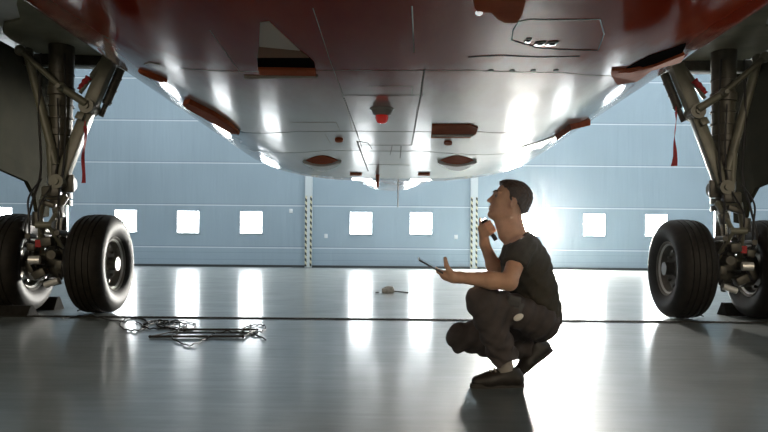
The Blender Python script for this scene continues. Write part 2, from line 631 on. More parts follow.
# seams and rivet rows that the belly shows
seam_line([(313, 8), (330, 60), (345, 100), (352, 130)], 0.004)
seam_line([(425, 68), (420, 100), (412, 145)], 0.004, mat=m_seam_dark)
seam_line([(424, 70), (419, 102), (411, 146)], 0.008, dashed=0.07, mat=m_seam_dark, name='rivet_row')
seam_line([(344, 98), (353, 122), (362, 148)], 0.009, dashed=0.07, mat=m_seam_dark, name='rivet_row')
seam_line([(180, 68), (260, 71), (340, 70), (470, 70), (560, 72), (640, 74)], 0.0035)
seam_line([(468, 57), (500, 55), (545, 57), (580, 56)], 0.007, mat=m_seam_dark)
for x in (491, 512, 533, 556):
    p = belly(x, 70); t, n = bframe(p.x)
    MB().lathe(p + n * 0.001, n, [(0, 0.018), (0.004, 0.015), (0.005, 0)], seg=14).build('fastener', m_seam_dark, fus)
seam_line([(232, 131), (300, 131), (352, 131), (470, 131), (520, 133)], 0.004, mat=m_seam_dark)
seam_line([(255, 150), (330, 150), (420, 151), (520, 152)], 0.004, mat=m_seam_dark)
seam_line([(290, 122), (336, 122), (340, 131)], 0.004)
seam_line([(325, 134), (331, 144)], 0.004)
seam_line([(345, 95), (424, 95)], 0.004)
seam_line([(360, 145), (412, 145)], 0.005, mat=m_seam_dark)
seam_line([(363, 164), (410, 165)], 0.004, mat=m_seam_dark)
seam_line([(357, 141), (363, 158), (368, 171)], 0.014, mat=m_seam_dark, name='drain_streak')
seam_line([(358, 141), (368, 143), (372, 149)], 0.007, mat=m_seam_dark, name='drain_streak')
seam_line([(401, 146), (400, 158)], 0.008, mat=m_seam_dark, name='drain_streak')
seam_line([(392, 146), (390, 155)], 0.006, mat=m_seam_dark, name='drain_streak')
seam_line([(369, 86), (412, 86), (412, 96)], 0.003)
seam_line([(412, 6), (414, 52)], 0.006, mat=m_seam)
seam_line([(210, 30), (240, 72)], 0.003)

# oval access door with latches, top right
P_ = []
for (px, py) in [(512, 40), (513, 30), (519, 21), (530, 19), (600, 19), (604, 34), (598, 50), (540, 48), (512, 40)]:
    P_.append((px, py))
seam_line(P_, 0.006, mat=m_seam_dark, name='access_panel')
for (px, py, w) in ((528, 40, .03), (540, 43, .055), (552, 43, .055)):
    p = belly(px, py); t, n = bframe(p.x)
    R = Matrix((t, Vector((0, 1, 0)), -n)).transposed()
    o = MB().box(p + n * 0.002, (w, 0.07, 0.008), R, bevel=0.002).build('latch', m_gear, fus)
    MB().box(p + n * 0.006, (w * .55, 0.03, 0.006), R).build('latch_button', m_black, fus)

# flush duct: grey ramp narrowing forward, black mouth and red lip
on_belly([(260, 22), (269, 21), (300, 50), (259, 46)], 0.004, 'duct_ramp', m_ramp)
on_belly([(259, 46), (300, 50), (309, 57), (257, 57)], 0.005, 'duct_floor', material('brown_duct_floor', (0.20, 0.12, 0.08), 0.95, spec=0.05))
on_belly([(257, 57), (309, 57), (314, 62), (315, 67), (258, 66)], 0.006, 'duct_mouth', m_black)
on_belly([(258, 66), (315, 67), (316, 73), (260, 72)], 0.02, 'duct_lip', m_redpart)
on_belly([(244, 75), (318, 75), (318, 77), (244, 78)], 0.008, 'duct_seal', m_seam)

# open outlets and fairings standing out of the belly, their near faces red
def outlet(px, py, w, h, name='air_outlet', mat=None, rise=0.05):
    """lens shaped outlet with a pale crescent lip behind it"""
    n = 12
    top = [(px - w / 2 + w * k / n, py - h * 0.5 * math.sin(PI * k / n)) for k in range(n + 1)]
    bot = [(px + w / 2 - w * k / n, py + h * 0.5 * math.sin(PI * k / n)) for k in range(1, n)]
    o = on_belly(top + bot, 0.008, name, mat or m_redpart)
    low = [(px - w / 2 - 3 + (w + 6) * k / n, py + h * 0.42 * math.sin(PI * k / n)) for k in range(n + 1)]
    low2 = [(px + w / 2 + 3 - (w + 6) * k / n, py + h * 0.95 * math.sin(PI * k / n)) for k in range(1, n)]
    on_belly(low + low2, 0.035, 'outlet_lip', m_white, smooth=False)
    return o
outlet(322, 160, 32, 9)
outlet(457, 160, 33, 9)
on_belly([(432, 124), (470, 124), (478, 127), (476, 133), (470, 137), (431, 137)], 0.012, 'outlet_door', m_redpart)
on_belly([(432, 133), (474, 133), (473, 135), (432, 135)], 0.02, 'outlet_vane', m_seam)
def fairing(poly, h, name='strake_fairing'):
    return on_belly(poly, h, name, m_redpart)
fairing([(184, 100), (190, 99), (214, 111), (228, 120), (240, 131), (232, 130), (206, 117), (187, 104)], 0.04)
fairing([(555, 135), (570, 124), (588, 120), (590, 124), (578, 131)], 0.06)
on_belly([(520, 148), (556, 135), (574, 133), (540, 148)], 0.012, 'strake_edge', m_white)
fairing([(611, 74), (612, 69), (640, 66), (652, 68), (636, 80), (617, 83)], 0.015, 'hinge_fairing')
on_belly([(622, 70), (650, 55), (680, 45), (686, 43), (682, 52), (655, 63), (630, 70)], 0.006, 'side_inlet', m_black)
on_belly([(618, 70), (628, 70), (654, 64), (684, 52), (680, 60), (640, 71)], 0.02, 'inlet_lip', m_redpart)
for (px, py, w) in ((339, 139, 8), (448, 142, 8)):
    outl = [(px + w / 2 * math.cos(a), py + 1.7 * math.sin(a)) for a in [2 * PI * k / 14 for k in range(14)]]
    on_belly(outl, 0.02, 'drain_port', m_redpart)
for (x0, x1) in ((350, 362), (418, 430)):
    on_belly([(x0, 172.6), (x1, 172.6), (x1, 174.4), (x0, 174.4)], 0.02, 'slot_vent', m_redpart)
# dark recess at the top with a small lamp
on_belly([(474, 1), (478, 9), (491, 8), (497, 15), (505, 19), (517, 19), (522, 12), (526, -4), (474, -4)], 0.02, 'wheel_bay_edge', m_redpart)
p = belly(479, 8.5); t, n = bframe(p.x)
MB().ell(p + n * 0.02, (0.018, 0.018, 0.012)).build('inspection_lamp', m_lens, fus)
# round port with rings at the left
p = belly(153, 75); t, n = bframe(p.x)
o = MB().lathe(p, n, [(-0.02, 0.105), (0.012, 0.105), (0.02, 0.095), (0.012, 0.082), (0.012, 0.05), (0.024, 0.045), (0.02, 0.03), (0.012, 0.0)], seg=36).build('round_port', m_redpart, fus)
seam_line([(145, 64), (150, 62), (160, 64)], 0.012)
# beacon
p = belly(382, 109); t, n = bframe(p.x)
o = MB().lathe(p, n, [(-0.01, 0.095), (0.004, 0.095), (0.012, 0.08), (0.05, 0.066), (0.055, 0)], seg=32).build('beacon_base', material('beacon_base_grey', (0.35, 0.34, 0.32), 0.4), fus)
m_beacon = material('red_beacon_glass', (0.55, 0.012, 0.012), 0.12, coat=0.5, emit=(1.0, 0.03, 0.02), estr=0.15)
MB().lathe(p, n, [(0.05, 0.050), (0.075, 0.050), (0.10, 0.042), (0.112, 0.025), (0.116, 0)], seg=28).build('beacon', m_beacon, fus)
# masts
p = belly(377.5, 174.5)
MB().prism([p + Vector((-0.03, 0, 0.02)), p + Vector((0.03, 0, 0.02)), p + Vector((0.02, 0.0, -0.19)), p + Vector((-0.01, 0, -0.19))], (0, 0.025, 0)).build('drain_mast', m_redpart, fus, smooth=False)
q = at(394, 181, 13.2)
af = MB()
rg_ = []
for (y, r, zc) in ((9.0, 1.98, 4.25), (12.0, 1.98, 4.25), (16.0, 1.97, 4.22), (19.0, 1.9, 4.3), (22.0, 1.65, 4.5), (25.0, 1.2, 4.75), (28.0, 0.75, 5.0), (30.0, 0.3, 5.2)):
    rg_.append([af.bm.verts.new((r * math.cos(2 * PI * k / 72), y, zc + r * math.sin(2 * PI * k / 72))) for k in range(72)])
for A, B in zip(rg_, rg_[1:]):
    for k in range(72):
        af.bm.faces.new((A[k], A[(k + 1) % 72], B[(k + 1) % 72], B[k]))
af.bm.faces.new(rg_[0]); af.bm.faces.new(rg_[-1])
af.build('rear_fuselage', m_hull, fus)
MB().cyl((q.x + 0.08, 13.4, 2.32), (q.x + 0.08, 13.4, 1.59), 0.014, 0.010, seg=8).build('whip_antenna', m_white, fus)

# wings
for sg in (-1, 1):
    w = MB()
    prof = [(0.00, 0.16), (0.03, 0.05), (0.12, 0.0), (0.5, 0.0), (1.0, 0.10), (1.0, 0.13), (0.7, 0.34), (0.35, 0.48), (0.1, 0.38), (0.02, 0.24)]
    R_ = []
    for (X, yl, yt, z0, th) in ((2.2, 3.9, 9.2, 3.00, 1.5), (4.6, 5.0, 9.15, 3.07, 1.2), (9.0, 7.0, 9.6, 3.35, 0.8), (14.0, 9.3, 11.6, 3.75, 0.5)):
        R_.append([w.bm.verts.new((sg * X, yl + (yt - yl) * u, z0 + th * v)) for (u, v) in prof])
    for A, B in zip(R_, R_[1:]):
        for k in range(len(A)):
            k2 = (k + 1) % len(A)
            w.bm.faces.new((A[k], A[k2], B[k2], B[k]))
    w.bm.faces.new(R_[0]); w.bm.faces.new(R_[-1])
    wing = w.build('wing', m_wing, plane, angle=50)
    pl = MB()
    poly = [(sg * x, y, 3.005 + 0.03 * (x - 2.2)) for (x, y) in ((4.22, 8.3), (4.24, 7.75), (4.18, 7.5), (4.0, 7.2), (3.75, 7.05), (3.55, 6.6), (3.3, 6.2), (2.5, 5.6), (2.5, 8.3))]
    pl.prism(poly, (0, 0, -0.025)).build('gear_bay_panel', m_panel, wing, smooth=False)
    MB().box((sg * 3.65, 8.38, 2.98), (2.3, 0.12, 0.14), bevel=0.02).build('bay_edge_beam', m_gear_dark, wing)
    MB().prism([(sg * 2.5, 8.75, 2.985), (sg * 5, 8.75, 3.05), (sg * 5, 8.8, 3.05), (sg * 2.5, 8.8, 2.985)], (0, 0, -0.03)).build('flap_edge', m_white, wing, smooth=False)

# main landing gear
AX_Y, AX_Z, LEGX = 7.95, 0.56, 3.76
def landing_gear(sg):
    def V(x, y, z):
        return Vector((sg * x, y, z))
    leg = MB()
    leg.lathe(V(LEGX, AX_Y, 0), (0, 0, 1), [(1.42, 0.0), (1.42, 0.12), (1.46, 0.14), (1.55, 0.14), (1.56, 0.118), (2.0, 0.118), (2.01, 0.135), (2.07, 0.135), (2.08, 0.122),
              (2.45, 0.125), (2.46, 0.145), (2.55, 0.145), (2.56, 0.13), (3.08, 0.14), (3.08, 0)], seg=28)
    leg.cyl(V(LEGX - 0.16, AX_Y - 0.02, 1.46), V(LEGX + 0.02, AX_Y, 1.46), 0.075, seg=18)       # stay lug
    leg.box(V(LEGX - 0.13, AX_Y - 0.09, 1.46), (0.13, 0.05, 0.20), bevel=0.015)
    leg.box(V(LEGX + 0.02, AX_Y - 0.16, 1.36), (0.20, 0.10, 0.12), bevel=0.02)
    leg.box(V(LEGX + 0.0, AX_Y - 0.15, 1.60), (0.10, 0.06, 0.30), bevel=0.02)
    for z in (1.25, 1.33):
        leg.lathe(V(LEGX, AX_Y, z), (0, 0, 1), [(-0.03, 0), (-0.03, 0.13), (0.03, 0.13), (0.03, 0)], seg=24)
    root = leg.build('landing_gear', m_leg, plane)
    root['label'] = 'left main landing gear' if sg < 0 else 'right main landing gear'
    MB().cyl(V(LEGX, AX_Y, 0.60), V(LEGX, AX_Y, 1.44), 0.085, seg=24).build('oleo_piston', m_chrome, root)
    # fork, axle
    fk = MB()
    fk.lathe(V(LEGX, AX_Y, 0), (0, 0, 1), [(0.40, 0), (0.40, 0.10), (0.46, 0.14), (0.68, 0.14), (0.76, 0.115), (0.86, 0.105), (0.86, 0)], seg=24)
    fk.cyl(V(LEGX - 0.66, AX_Y, AX_Z), V(LEGX + 0.66, AX_Y, AX_Z), 0.075, seg=20)
    fk.box(V(LEGX, AX_Y - 0.14, 0.62), (0.16, 0.12, 0.16), bevel=0.02)
    fk.build('axle', m_gear_dark, root)
    # torque links, forward of the leg
    tl = MB()
    for (a, b, w0, w1) in (((1.30, -0.13), (0.98, -0.36), 0.13, 0.05), ((0.66, -0.14), (0.98, -0.36), 0.13, 0.05)):
        for s in (-1, 1):
            tl.tube([V(LEGX + s * w0, AX_Y + a[1], a[0]), V(LEGX + s * w1, AX_Y + b[1], b[0])], [0.032, 0.026], seg=10)
        tl.cyl(V(LEGX - w0, AX_Y + a[1], a[0]), V(LEGX + w0, AX_Y + a[1], a[0]), 0.028, seg=12)
    tl.cyl(V(LEGX - 0.09, AX_Y - 0.36, 0.98), V(LEGX + 0.09, AX_Y - 0.36, 0.98), 0.036, seg=14)
    tl.build('torque_link', m_gear, root)
    # tires, rims, hubs, brakes
    for s in (-1, 1):
        X = LEGX + s * 0.4635
        R, Wd = 0.56, 0.215
        prof = []
        base = [(-0.150, 0.300), (-0.172, 0.318), (-0.198, 0.36), (-Wd, 0.42), (-0.213, 0.455), (-0.197, 0.495), (-0.176, 0.525), (-0.145, 0.545)]
        prof += base
        for g in (-0.095, -0.035, 0.035, 0.095):
            zt = R - 0.012 * (g / 0.12) ** 2
            prof += [(g - 0.012, zt), (g - 0.008, zt - 0.012), (g + 0.008, zt - 0.012), (g + 0.012, zt)]
        prof += [(-a, r) for a, r in reversed(base)]
        tb = MB().lathe(V(X, AX_Y, AX_Z), (sg * 1.0, 0, 0), prof, seg=72)
        tire = tb.build('tire', m_rubber, root, angle=25)
        out = s
        d = Vector((sg * s, 0, 0))
        rb = MB()
        for e in (-1, 1):
            rb.lathe(V(X, AX_Y, AX_Z), d * e, [(0.10, 0.296), (0.150, 0.302), (0.166, 0.310), (0.170, 0.302), (0.158, 0.288), (0.135, 0.276), (0.132, 0.262),
                     (0.120, 0.258), (0.070, 0.235), (0.045, 0.18), (0.050, 0.11), (0.062, 0.09), (0.10, 0.075), (0.105, 0.0)], seg=48)
            for k in range(9):
                a = 2 * PI * k / 9
                c = V(X, AX_Y, AX_Z) + d * e * 0.055 + Vector((0, math.cos(a), math.sin(a))) * 0.20
                rb.cyl(c, c + d * e * 0.035, 0.018, seg=10)
        rim = rb.build('wheel_rim', m_rim, root)
        for e in (-1, 1):
            rg = MB().lathe(V(X, AX_Y, AX_Z), d * e, [(0.128, 0.262), (0.142, 0.270), (0.150, 0.282), (0.146, 0.288), (0.130, 0.284)], seg=48)
            rg.build('rim_ring', m_hub, root)
            MB().lathe(V(X, AX_Y, AX_Z), d * e, [(0.10, 0.070), (0.125, 0.068), (0.135, 0.055), (0.137, 0.0)], seg=28).build('hub_cap', m_hub, root)
        br = MB().lathe(V(X, AX_Y, AX_Z), -d, [(0.14, 0.0), (0.14, 0.19), (0.20, 0.20), (0.25, 0.20), (0.265, 0.17), (0.285, 0.16), (0.29, 0.09), (0.29, 0)], seg=32)
        for k in range(7):
            a = 2 * PI * k / 7 + 0.2
            c = V(X, AX_Y, AX_Z) - d * 0.26 + Vector((0, math.cos(a), math.sin(a))) * 0.145
            br.cyl(c, c - d * 0.05, 0.03, seg=12)
        br.build('brake', m_gear_dark, root)
    # side stay: two arms and a knee joint
    pk, pl_, pu = V(3.425, 7.93, 2.33), V(3.71, 7.84, 1.47), V(3.19, 7.95, 2.93)
    ss = MB()
    def beam(mb, a, b, w, dth, bev=0.02):
        ax = (b - a)
        L = ax.length
        ax.normalize()
        yv = Vector((0, 1, 0))
        xv = yv.cross(ax).normalized()
        yv = ax.cross(xv)
        R = Matrix((xv, yv, ax)).transposed()
        mb.box((a + b) / 2, (w, dth, L), R, bevel=bev)
    beam(ss, pl_, pk + (pk - pl_) * 0.05, 0.135, 0.12)
    beam(ss, pk - (pu - pk) * 0.10, pu, 0.155, 0.13)
    ss.cyl(pk + Vector((0, -0.11, 0)), pk + Vector((0, 0.10, 0)), 0.085, seg=20)
    ss.cyl(pk + Vector((0, -0.13, 0)), pk + Vector((0, -0.10, 0)), 0.035, seg=12)
    ss.cyl(pl_ + Vector((0, -0.11, 0)), pl_ + Vector((0, 0.11, 0)), 0.08, seg=20)
    ss.cyl(pl_ + Vector((0, -0.13, 0)), pl_ + Vector((0, -0.10, 0)), 0.035, seg=12)
    beam(ss, pk + V(0.05, -0.1, -0.08), pk + (pl_ - pk) * 0.18 + V(0.03, -0.1, 0), 0.09, 0.03, 0.01)
    ss.build('side_stay', m_gear, root)
    act = MB()
    o1, o2 = V(3.35, 8.05, 2.25), V(3.13, 8.06, 2.80)
    act.tube([o1, o1 + (o2 - o1) * 0.25, o1 + (o2 - o1) * 0.26, o2], [0.03, 0.03, 0.05, 0.05], seg=14)
    for u in (0.3, 0.55, 0.8):
        act.cyl(o1 + (o2 - o1) * u, o1 + (o2 - o1) * (u + 0.03), 0.058, seg=14)
    act.build('stay_actuator', m_gear_dark, root)
    # lock links
    lk = MB()
    e0, e1, e2 = V(4.13, 7.76, 2.92), V(3.66, 7.74, 2.51), V(3.42, 7.82, 2.35)
    lk.tube([e0, e1], [0.035, 0.03], seg=12)
    lk.tube([e1, e2], [0.04, 0.045], seg=12)
    lk.ell(e1, (0.055, 0.06, 0.055)).ell(e0, (0.06, 0.06, 0.06))
    lk.cyl(e1 + Vector((0, -0.09, 0)), e1 + Vector((0, 0.06, 0)), 0.025, seg=12)
    lk.build('lock_link', m_gear, root)
    ua = MB()
    f0, f1 = V(3.50, 7.84, 2.47), V(3.29, 7.92, 2.83)
    ua.tube([f0, f1], 0.022, seg=10)
    ua.tube([f0 + (f1 - f0) * .55, f1], 0.034, seg=12)
    ua.build('unlock_actuator', m_gear, root)
    # forward brace and retraction rod
    bc = MB()
    bc.tube([V(4.10, 7.86, 2.92), V(3.74, 7.80, 1.66)], [0.05, 0.05], seg=14)
    bc.tube([V(3.80, 7.80, 1.85), V(3.79, 7.81, 1.45)], [0.05, 0.04], seg=12)
    bc.ell(V(4.10, 7.86, 2.92), (0.065, 0.06, 0.065))
    bc.build('drag_brace', m_gear, root)
    # hoses and clutter
    for j, (pts, r) in enumerate((
        ([(3.66, 7.80, 2.9), (3.63, 7.78, 2.3), (3.64, 7.77, 1.7), (3.68, 7.74, 1.3), (3.62, 7.62, 1.05), (3.70, 7.72, 0.72)], 0.012),
        ([(3.92, 7.80, 2.9), (3.93, 7.79, 2.2), (3.90, 7.78, 1.6), (3.95, 7.68, 1.2), (4.0, 7.66, 0.9), (3.92, 7.75, 0.68)], 0.013),
        ([(3.72, 7.78, 2.4), (3.70, 7.77, 1.9), (3.74, 7.76, 1.5), (3.84, 7.62, 1.15), (3.76, 7.6, 0.85), (3.60, 7.75, 0.70)], 0.010),
        ([(3.88, 7.76, 1.5), (3.97, 7.66, 1.28), (3.93, 7.60, 1.02), (3.99, 7.74, 0.60)], 0.011),
        ([(3.62, 7.74, 0.72), (3.56, 7.6, 0.55), (3.60, 7.66, 0.40), (3.68, 7.76, 0.44)], 0.012),
        ([(3.62, 8.15, 0.50), (3.585, 8.2, 0.25), (3.56, 8.15, 0.06), (3.60, 8.05, 0.014)], 0.008))):
        MB().tube(smooth_path([V(*p) for p in pts], 8), r, seg=7).build('hydraulic_hose', m_hose, root)
    cl = MB()
    random.seed(3)
    for (x, y, z, a, b, c) in ((3.66, 7.70, 1.12, .10, .08, .12), (3.90, 7.70, 1.05, .08, .08, .16), (3.74, 7.62, 0.80, .12, .10, .10), (3.92, 7.66, 0.74, .09, .1, .08),
                               (3.62, 7.66, 0.55, .08, .1, .10), (3.84, 7.68, 0.45, .14, .12, .09), (3.98, 7.72, 0.52, .07, .09, .14), (3.79, 7.72, 1.22, .18, .07, .06), (3.70, 7.73, 0.36, .10, .08, .08)):
        cl.box(V(x, y, z), (a, b, c), Matrix.Rotation(random.uniform(-.5, .5), 3, 'Y'), bevel=0.012)
    for (x, z, r) in ((3.70, 0.66, .05), (3.88, 0.60, .055), (3.80, 0.92, .04), (3.64, 0.90, .03), (3.96, 0.86, .03)):
        cl.cyl(V(x, 7.62, z), V(x, 7.85, z), r, seg=16)
    cl.build('valve_block', m_gear_dark, root)
    MB().cyl(V(3.80, 7.58, 0.60), V(3.91, 7.56, 0.60), 0.045, seg=16).build('pipe_fitting', m_hub, root)
    MB().cyl(V(3.60, 7.60, 0.38), V(3.76, 7.62, 0.33), 0.035, seg=14).build('pipe_fitting', m_hub, root)
    MB().box(V(3.83, 7.60, 0.78), (0.06, 0.02, 0.08)).build('red_tag', m_red, root)
    # gear door, outboard of the leg, with its stiffening edge
    dz = lambda y, z: V(4.36 + 0.03 * (y - 8) ** 2, y, z)
    outline = [(6.75, 3.05), (6.75, 2.0), (7.2, 1.70), (7.85, 1.60), (8.40, 1.53), (8.60, 1.36), (8.66, 1.20), (8.82, 1.12), (8.98, 1.14), (9.02, 1.6), (9.0, 3.05)]
    dr = MB()
    a = [dr.bm.verts.new(dz(y, z)) for y, z in outline]
    b = [dr.bm.verts.new(dz(y, z) + V(0.05, 0, 0)) for y, z in outline]
    N = len(a)
    dr.bm.faces.new(a); dr.bm.faces.new(list(reversed(b)))
    for i in range(N):
        dr.bm.faces.new((a[i], b[i], b[(i + 1) % N], a[(i + 1) % N]))
    dr.build('gear_door', m_bay, root, smooth=False)
    for z in (1.72, 1.86, 2.2, 2.34, 2.7):
        bd = MB().lathe(V(LEGX, AX_Y, z), (0, 0, 1), [(-0.012, 0.110), (-0.010, 0.140), (0.010, 0.140), (0.012, 0.110)], seg=24)
        bd.build('clamp_band', m_gear_dark, root)
    return root
landing_gear(-1)
landing_gear(1)

# things hung on or set against the gear
def streamer(px, y0, y1, Y, label):
    p0, p1 = at(px + 1, y0, Y), at(px - 1, y1, Y)
    mb = MB()
    n = 16
    rows = []
    for k in range(n + 1):
        t = k / n
        c = p0.lerp(p1, t) + Vector((0.008 * math.sin(t * 9), 0.010 * math.sin(t * 7), 0))
        a = 0.5 + 0.9 * math.sin(t * 5)
        w = 0.019 + 0.012 * max(0, (t - 0.8) * 5)
        u = Vector((math.cos(a), math.sin(a), 0)) * w
        rows.append((c - u, c + u))
    th = Vector((0.002, -0.003, 0))
    ring = []
    for (l, r) in rows:
        ring.append([mb.bm.verts.new(q) for q in (l - th, r - th, r + th, l + th)])
    for A, B in zip(ring, ring[1:]):
        for k in range(4):
            mb.bm.faces.new((A[k], A[(k + 1) % 4], B[(k + 1) % 4], B[k]))
    mb.bm.faces.new(ring[0]); mb.bm.faces.new(ring[-1])
    mb.cyl(p0 + Vector((0, 0, -0.01)), p0 + Vector((0, 0, 0.06)), 0.006, seg=8)
    o = mb.build('warning_streamer', m_red)
    return tag(o, label, 'streamer', 'red streamers on the landing gear')
streamer(84, 126, 183, 7.76, 'long thin red streamer hanging down the side stay of the left landing gear')
streamer(675, 112, 166, 7.80, 'dark red streamer hanging free beside the side stay of the right landing gear')
def sleeve(pts, Y, label):
    P = [at(px, py, Y) for px, py in pts]
    mb = MB().tube(smooth_path(P, 6), [0.034 + 0.006 * math.sin(k * 1.7) for k in range(len(smooth_path(P, 6)))], seg=12)
    o = mb.build('locking_sleeve', m_red)
    return tag(o, label, 'sleeve', 'red locking sleeves on the landing gear')
sleeve([(89, 77), (84, 83.5), (80, 90)], 7.86, 'red locking sleeve on the strut above the left wheels')
sleeve([(694, 80), (700, 87), (705, 94)], 7.86, 'red locking sleeve on the strut above the right wheels')

m_chock = material('black_rubber_chock', (0.016, 0.015, 0.013), 0.9, spec=0.05, noise=0.2, nscale=20)
def chock(x0, x1, Y, s, label):
    mb = MB()
    d = 0.26
    if s > 0:     # behind the tire: high side faces the camera side
        poly = [(x0, Y, 0), (x0, Y + d, 0), (x0, Y + d * .55, .15), (x0, Y + d * .35, .15)]
    else:
        poly = [(x0, Y, 0), (x0, Y - d, 0), (x0, Y - d * .65, .11), (x0, Y - d * .45, .11)]
    mb.prism(poly, (x1 - x0, 0, 0))
    o = mb.build('wheel_chock', m_chock, smooth=False)
    # rope handle
    xe = x1 if abs(x1) < abs(x0) else x0
    return tag(o, label, 'chock', 'black wheel chocks')
chock(-5.3, -3.98, 8.28, 1, 'black wedge chock behind the outer left wheel, its end showing between the wheels')
chock(-5.3, -3.86, 7.68, -1, 'low black chock on the floor in front of the outer left wheel')
chock(3.98, 5.3, 8.28, 1, 'black wedge chock behind the outer right wheel, its end showing between the wheels')
chock(4.30, 5.4, 7.68, -1, 'low black chock on the floor in front of the outer right wheel')

# ------------------------------------------------------------------ cables, frame and block on the floor
m_cable = material('black_cable', (0.018, 0.017, 0.015), 0.7, spec=0.2)
def floor_path(pts, r, lift=0.0):
    out = []
    for i, (px, py) in enumerate(pts):
        Y = 6.6
        for _ in range(8):
            p = at(px, py, Y)
            Y = Y * (H - r - lift) / max(0.05, (H - p.z))
        p = at(px, py, Y)
        out.append(Vector((p.x, p.y, r + lift)))
    return out
def cable(pts, r, label, wob=0.012, group='cables on the floor'):
    P = smooth_path(floor_path(pts, r), 8)
    for i, p in enumerate(P):
        p.z += wob * (0.5 + 0.5 * math.sin(i * 0.9)) * (0.4 + 0.6 * math.sin(i * 0.13) ** 2)
    o = MB().tube(P, r, seg=8).build('cable', m_cable)
    return tag(o, label, 'cable', group)
def loops(start, ells, end):
    pts = list(start)
    for (cx, cy, rx, ry, a0, turns, tilt) in ells:
        n = int(10 * turns)
        for k in range(n + 1):
            a = a0 + 2 * PI * k / 10
            pts.append((cx + rx * math.cos(a), cy + ry * math.sin(a) + tilt * math.cos(a)))
    return pts + list(end)
cable(loops([(62, 319), (78, 316.5), (92, 316), (104, 319)], [(134, 324.5, 14, 6.5, 3.6, 1.5, 0), (158, 325, 16, 4.0, 3.0, 1.4, -1.0), (172, 325.5, 15, 3.2, 2.0, 1.2, 0.8)], [(176, 330), (186, 331)]),
      0.0065, 'black cable leading from the left wheels into a tangle of loops on the floor')
cable(loops([(136, 322), (146, 325), (158, 322)], [(180, 325.5, 16, 4.5, 3.4, 1.2, 0.5)], [(178, 333), (172, 338), (181, 343), (190, 346), (200, 342), (208, 338), (214, 333)]),
      0.0055, 'thin black cable looping out in front of the tangle and onto the flat frame')
cable(loops([(214, 334), (226, 332), (238, 333)], [(254, 329.5, 12, 4.2, 2.6, 1.3, -1.5)], [(250, 334), (258, 336), (266, 340)]),
      0.005, 'thin black cable looped over the right end of the flat frame')
fr = MB()
c4 = floor_path([(150, 336.5), (243, 336.5), (257, 329.5), (184, 329.5)], 0.012)
for i in range(4):
    fr.cyl(c4[i], c4[(i + 1) % 4], 0.010 if i in (0, 2) else 0.006, seg=8)
fr.cyl(c4[0].lerp(c4[3], .5), c4[1].lerp(c4[2], .5), 0.005, seg=6)
for p in c4:
    fr.ell(p, (0.013, 0.013, 0.013), seg=10)
tag(fr.build('flat_frame', material('dark_frame_metal', (0.03, 0.026, 0.022), 0.7, spec=0.15)), 'long flat dark metal frame lying on the floor among the cables', 'frame')
q = floor_path([(388, 293)], 0.0)[0]
sb = empty('ground_anchor', q, 'small grey block with a thin bar lying far off on the floor under the aircraft', 'block')
m_blk = material('grey_cast_block', (0.30, 0.30, 0.28), 0.6, noise=0.2, nscale=20)
MB().box(q + Vector((0, 0, 0.045)), (0.22, 0.16, 0.09), bevel=0.02).ell(q + Vector((0.02, 0, 0.09)), (0.09, 0.07, 0.04)).build('block', m_blk, sb)
MB().cyl(q + Vector((0.08, 0, 0.035)), q + Vector((0.36, -0.02, 0.012)), 0.012, seg=8).build('bar', m_gear_dark, sb)
MB().ell(q + Vector((-0.19, 0, 0.012)), (0.04, 0.03, 0.012)).build('tether', m_gear_dark, sb)

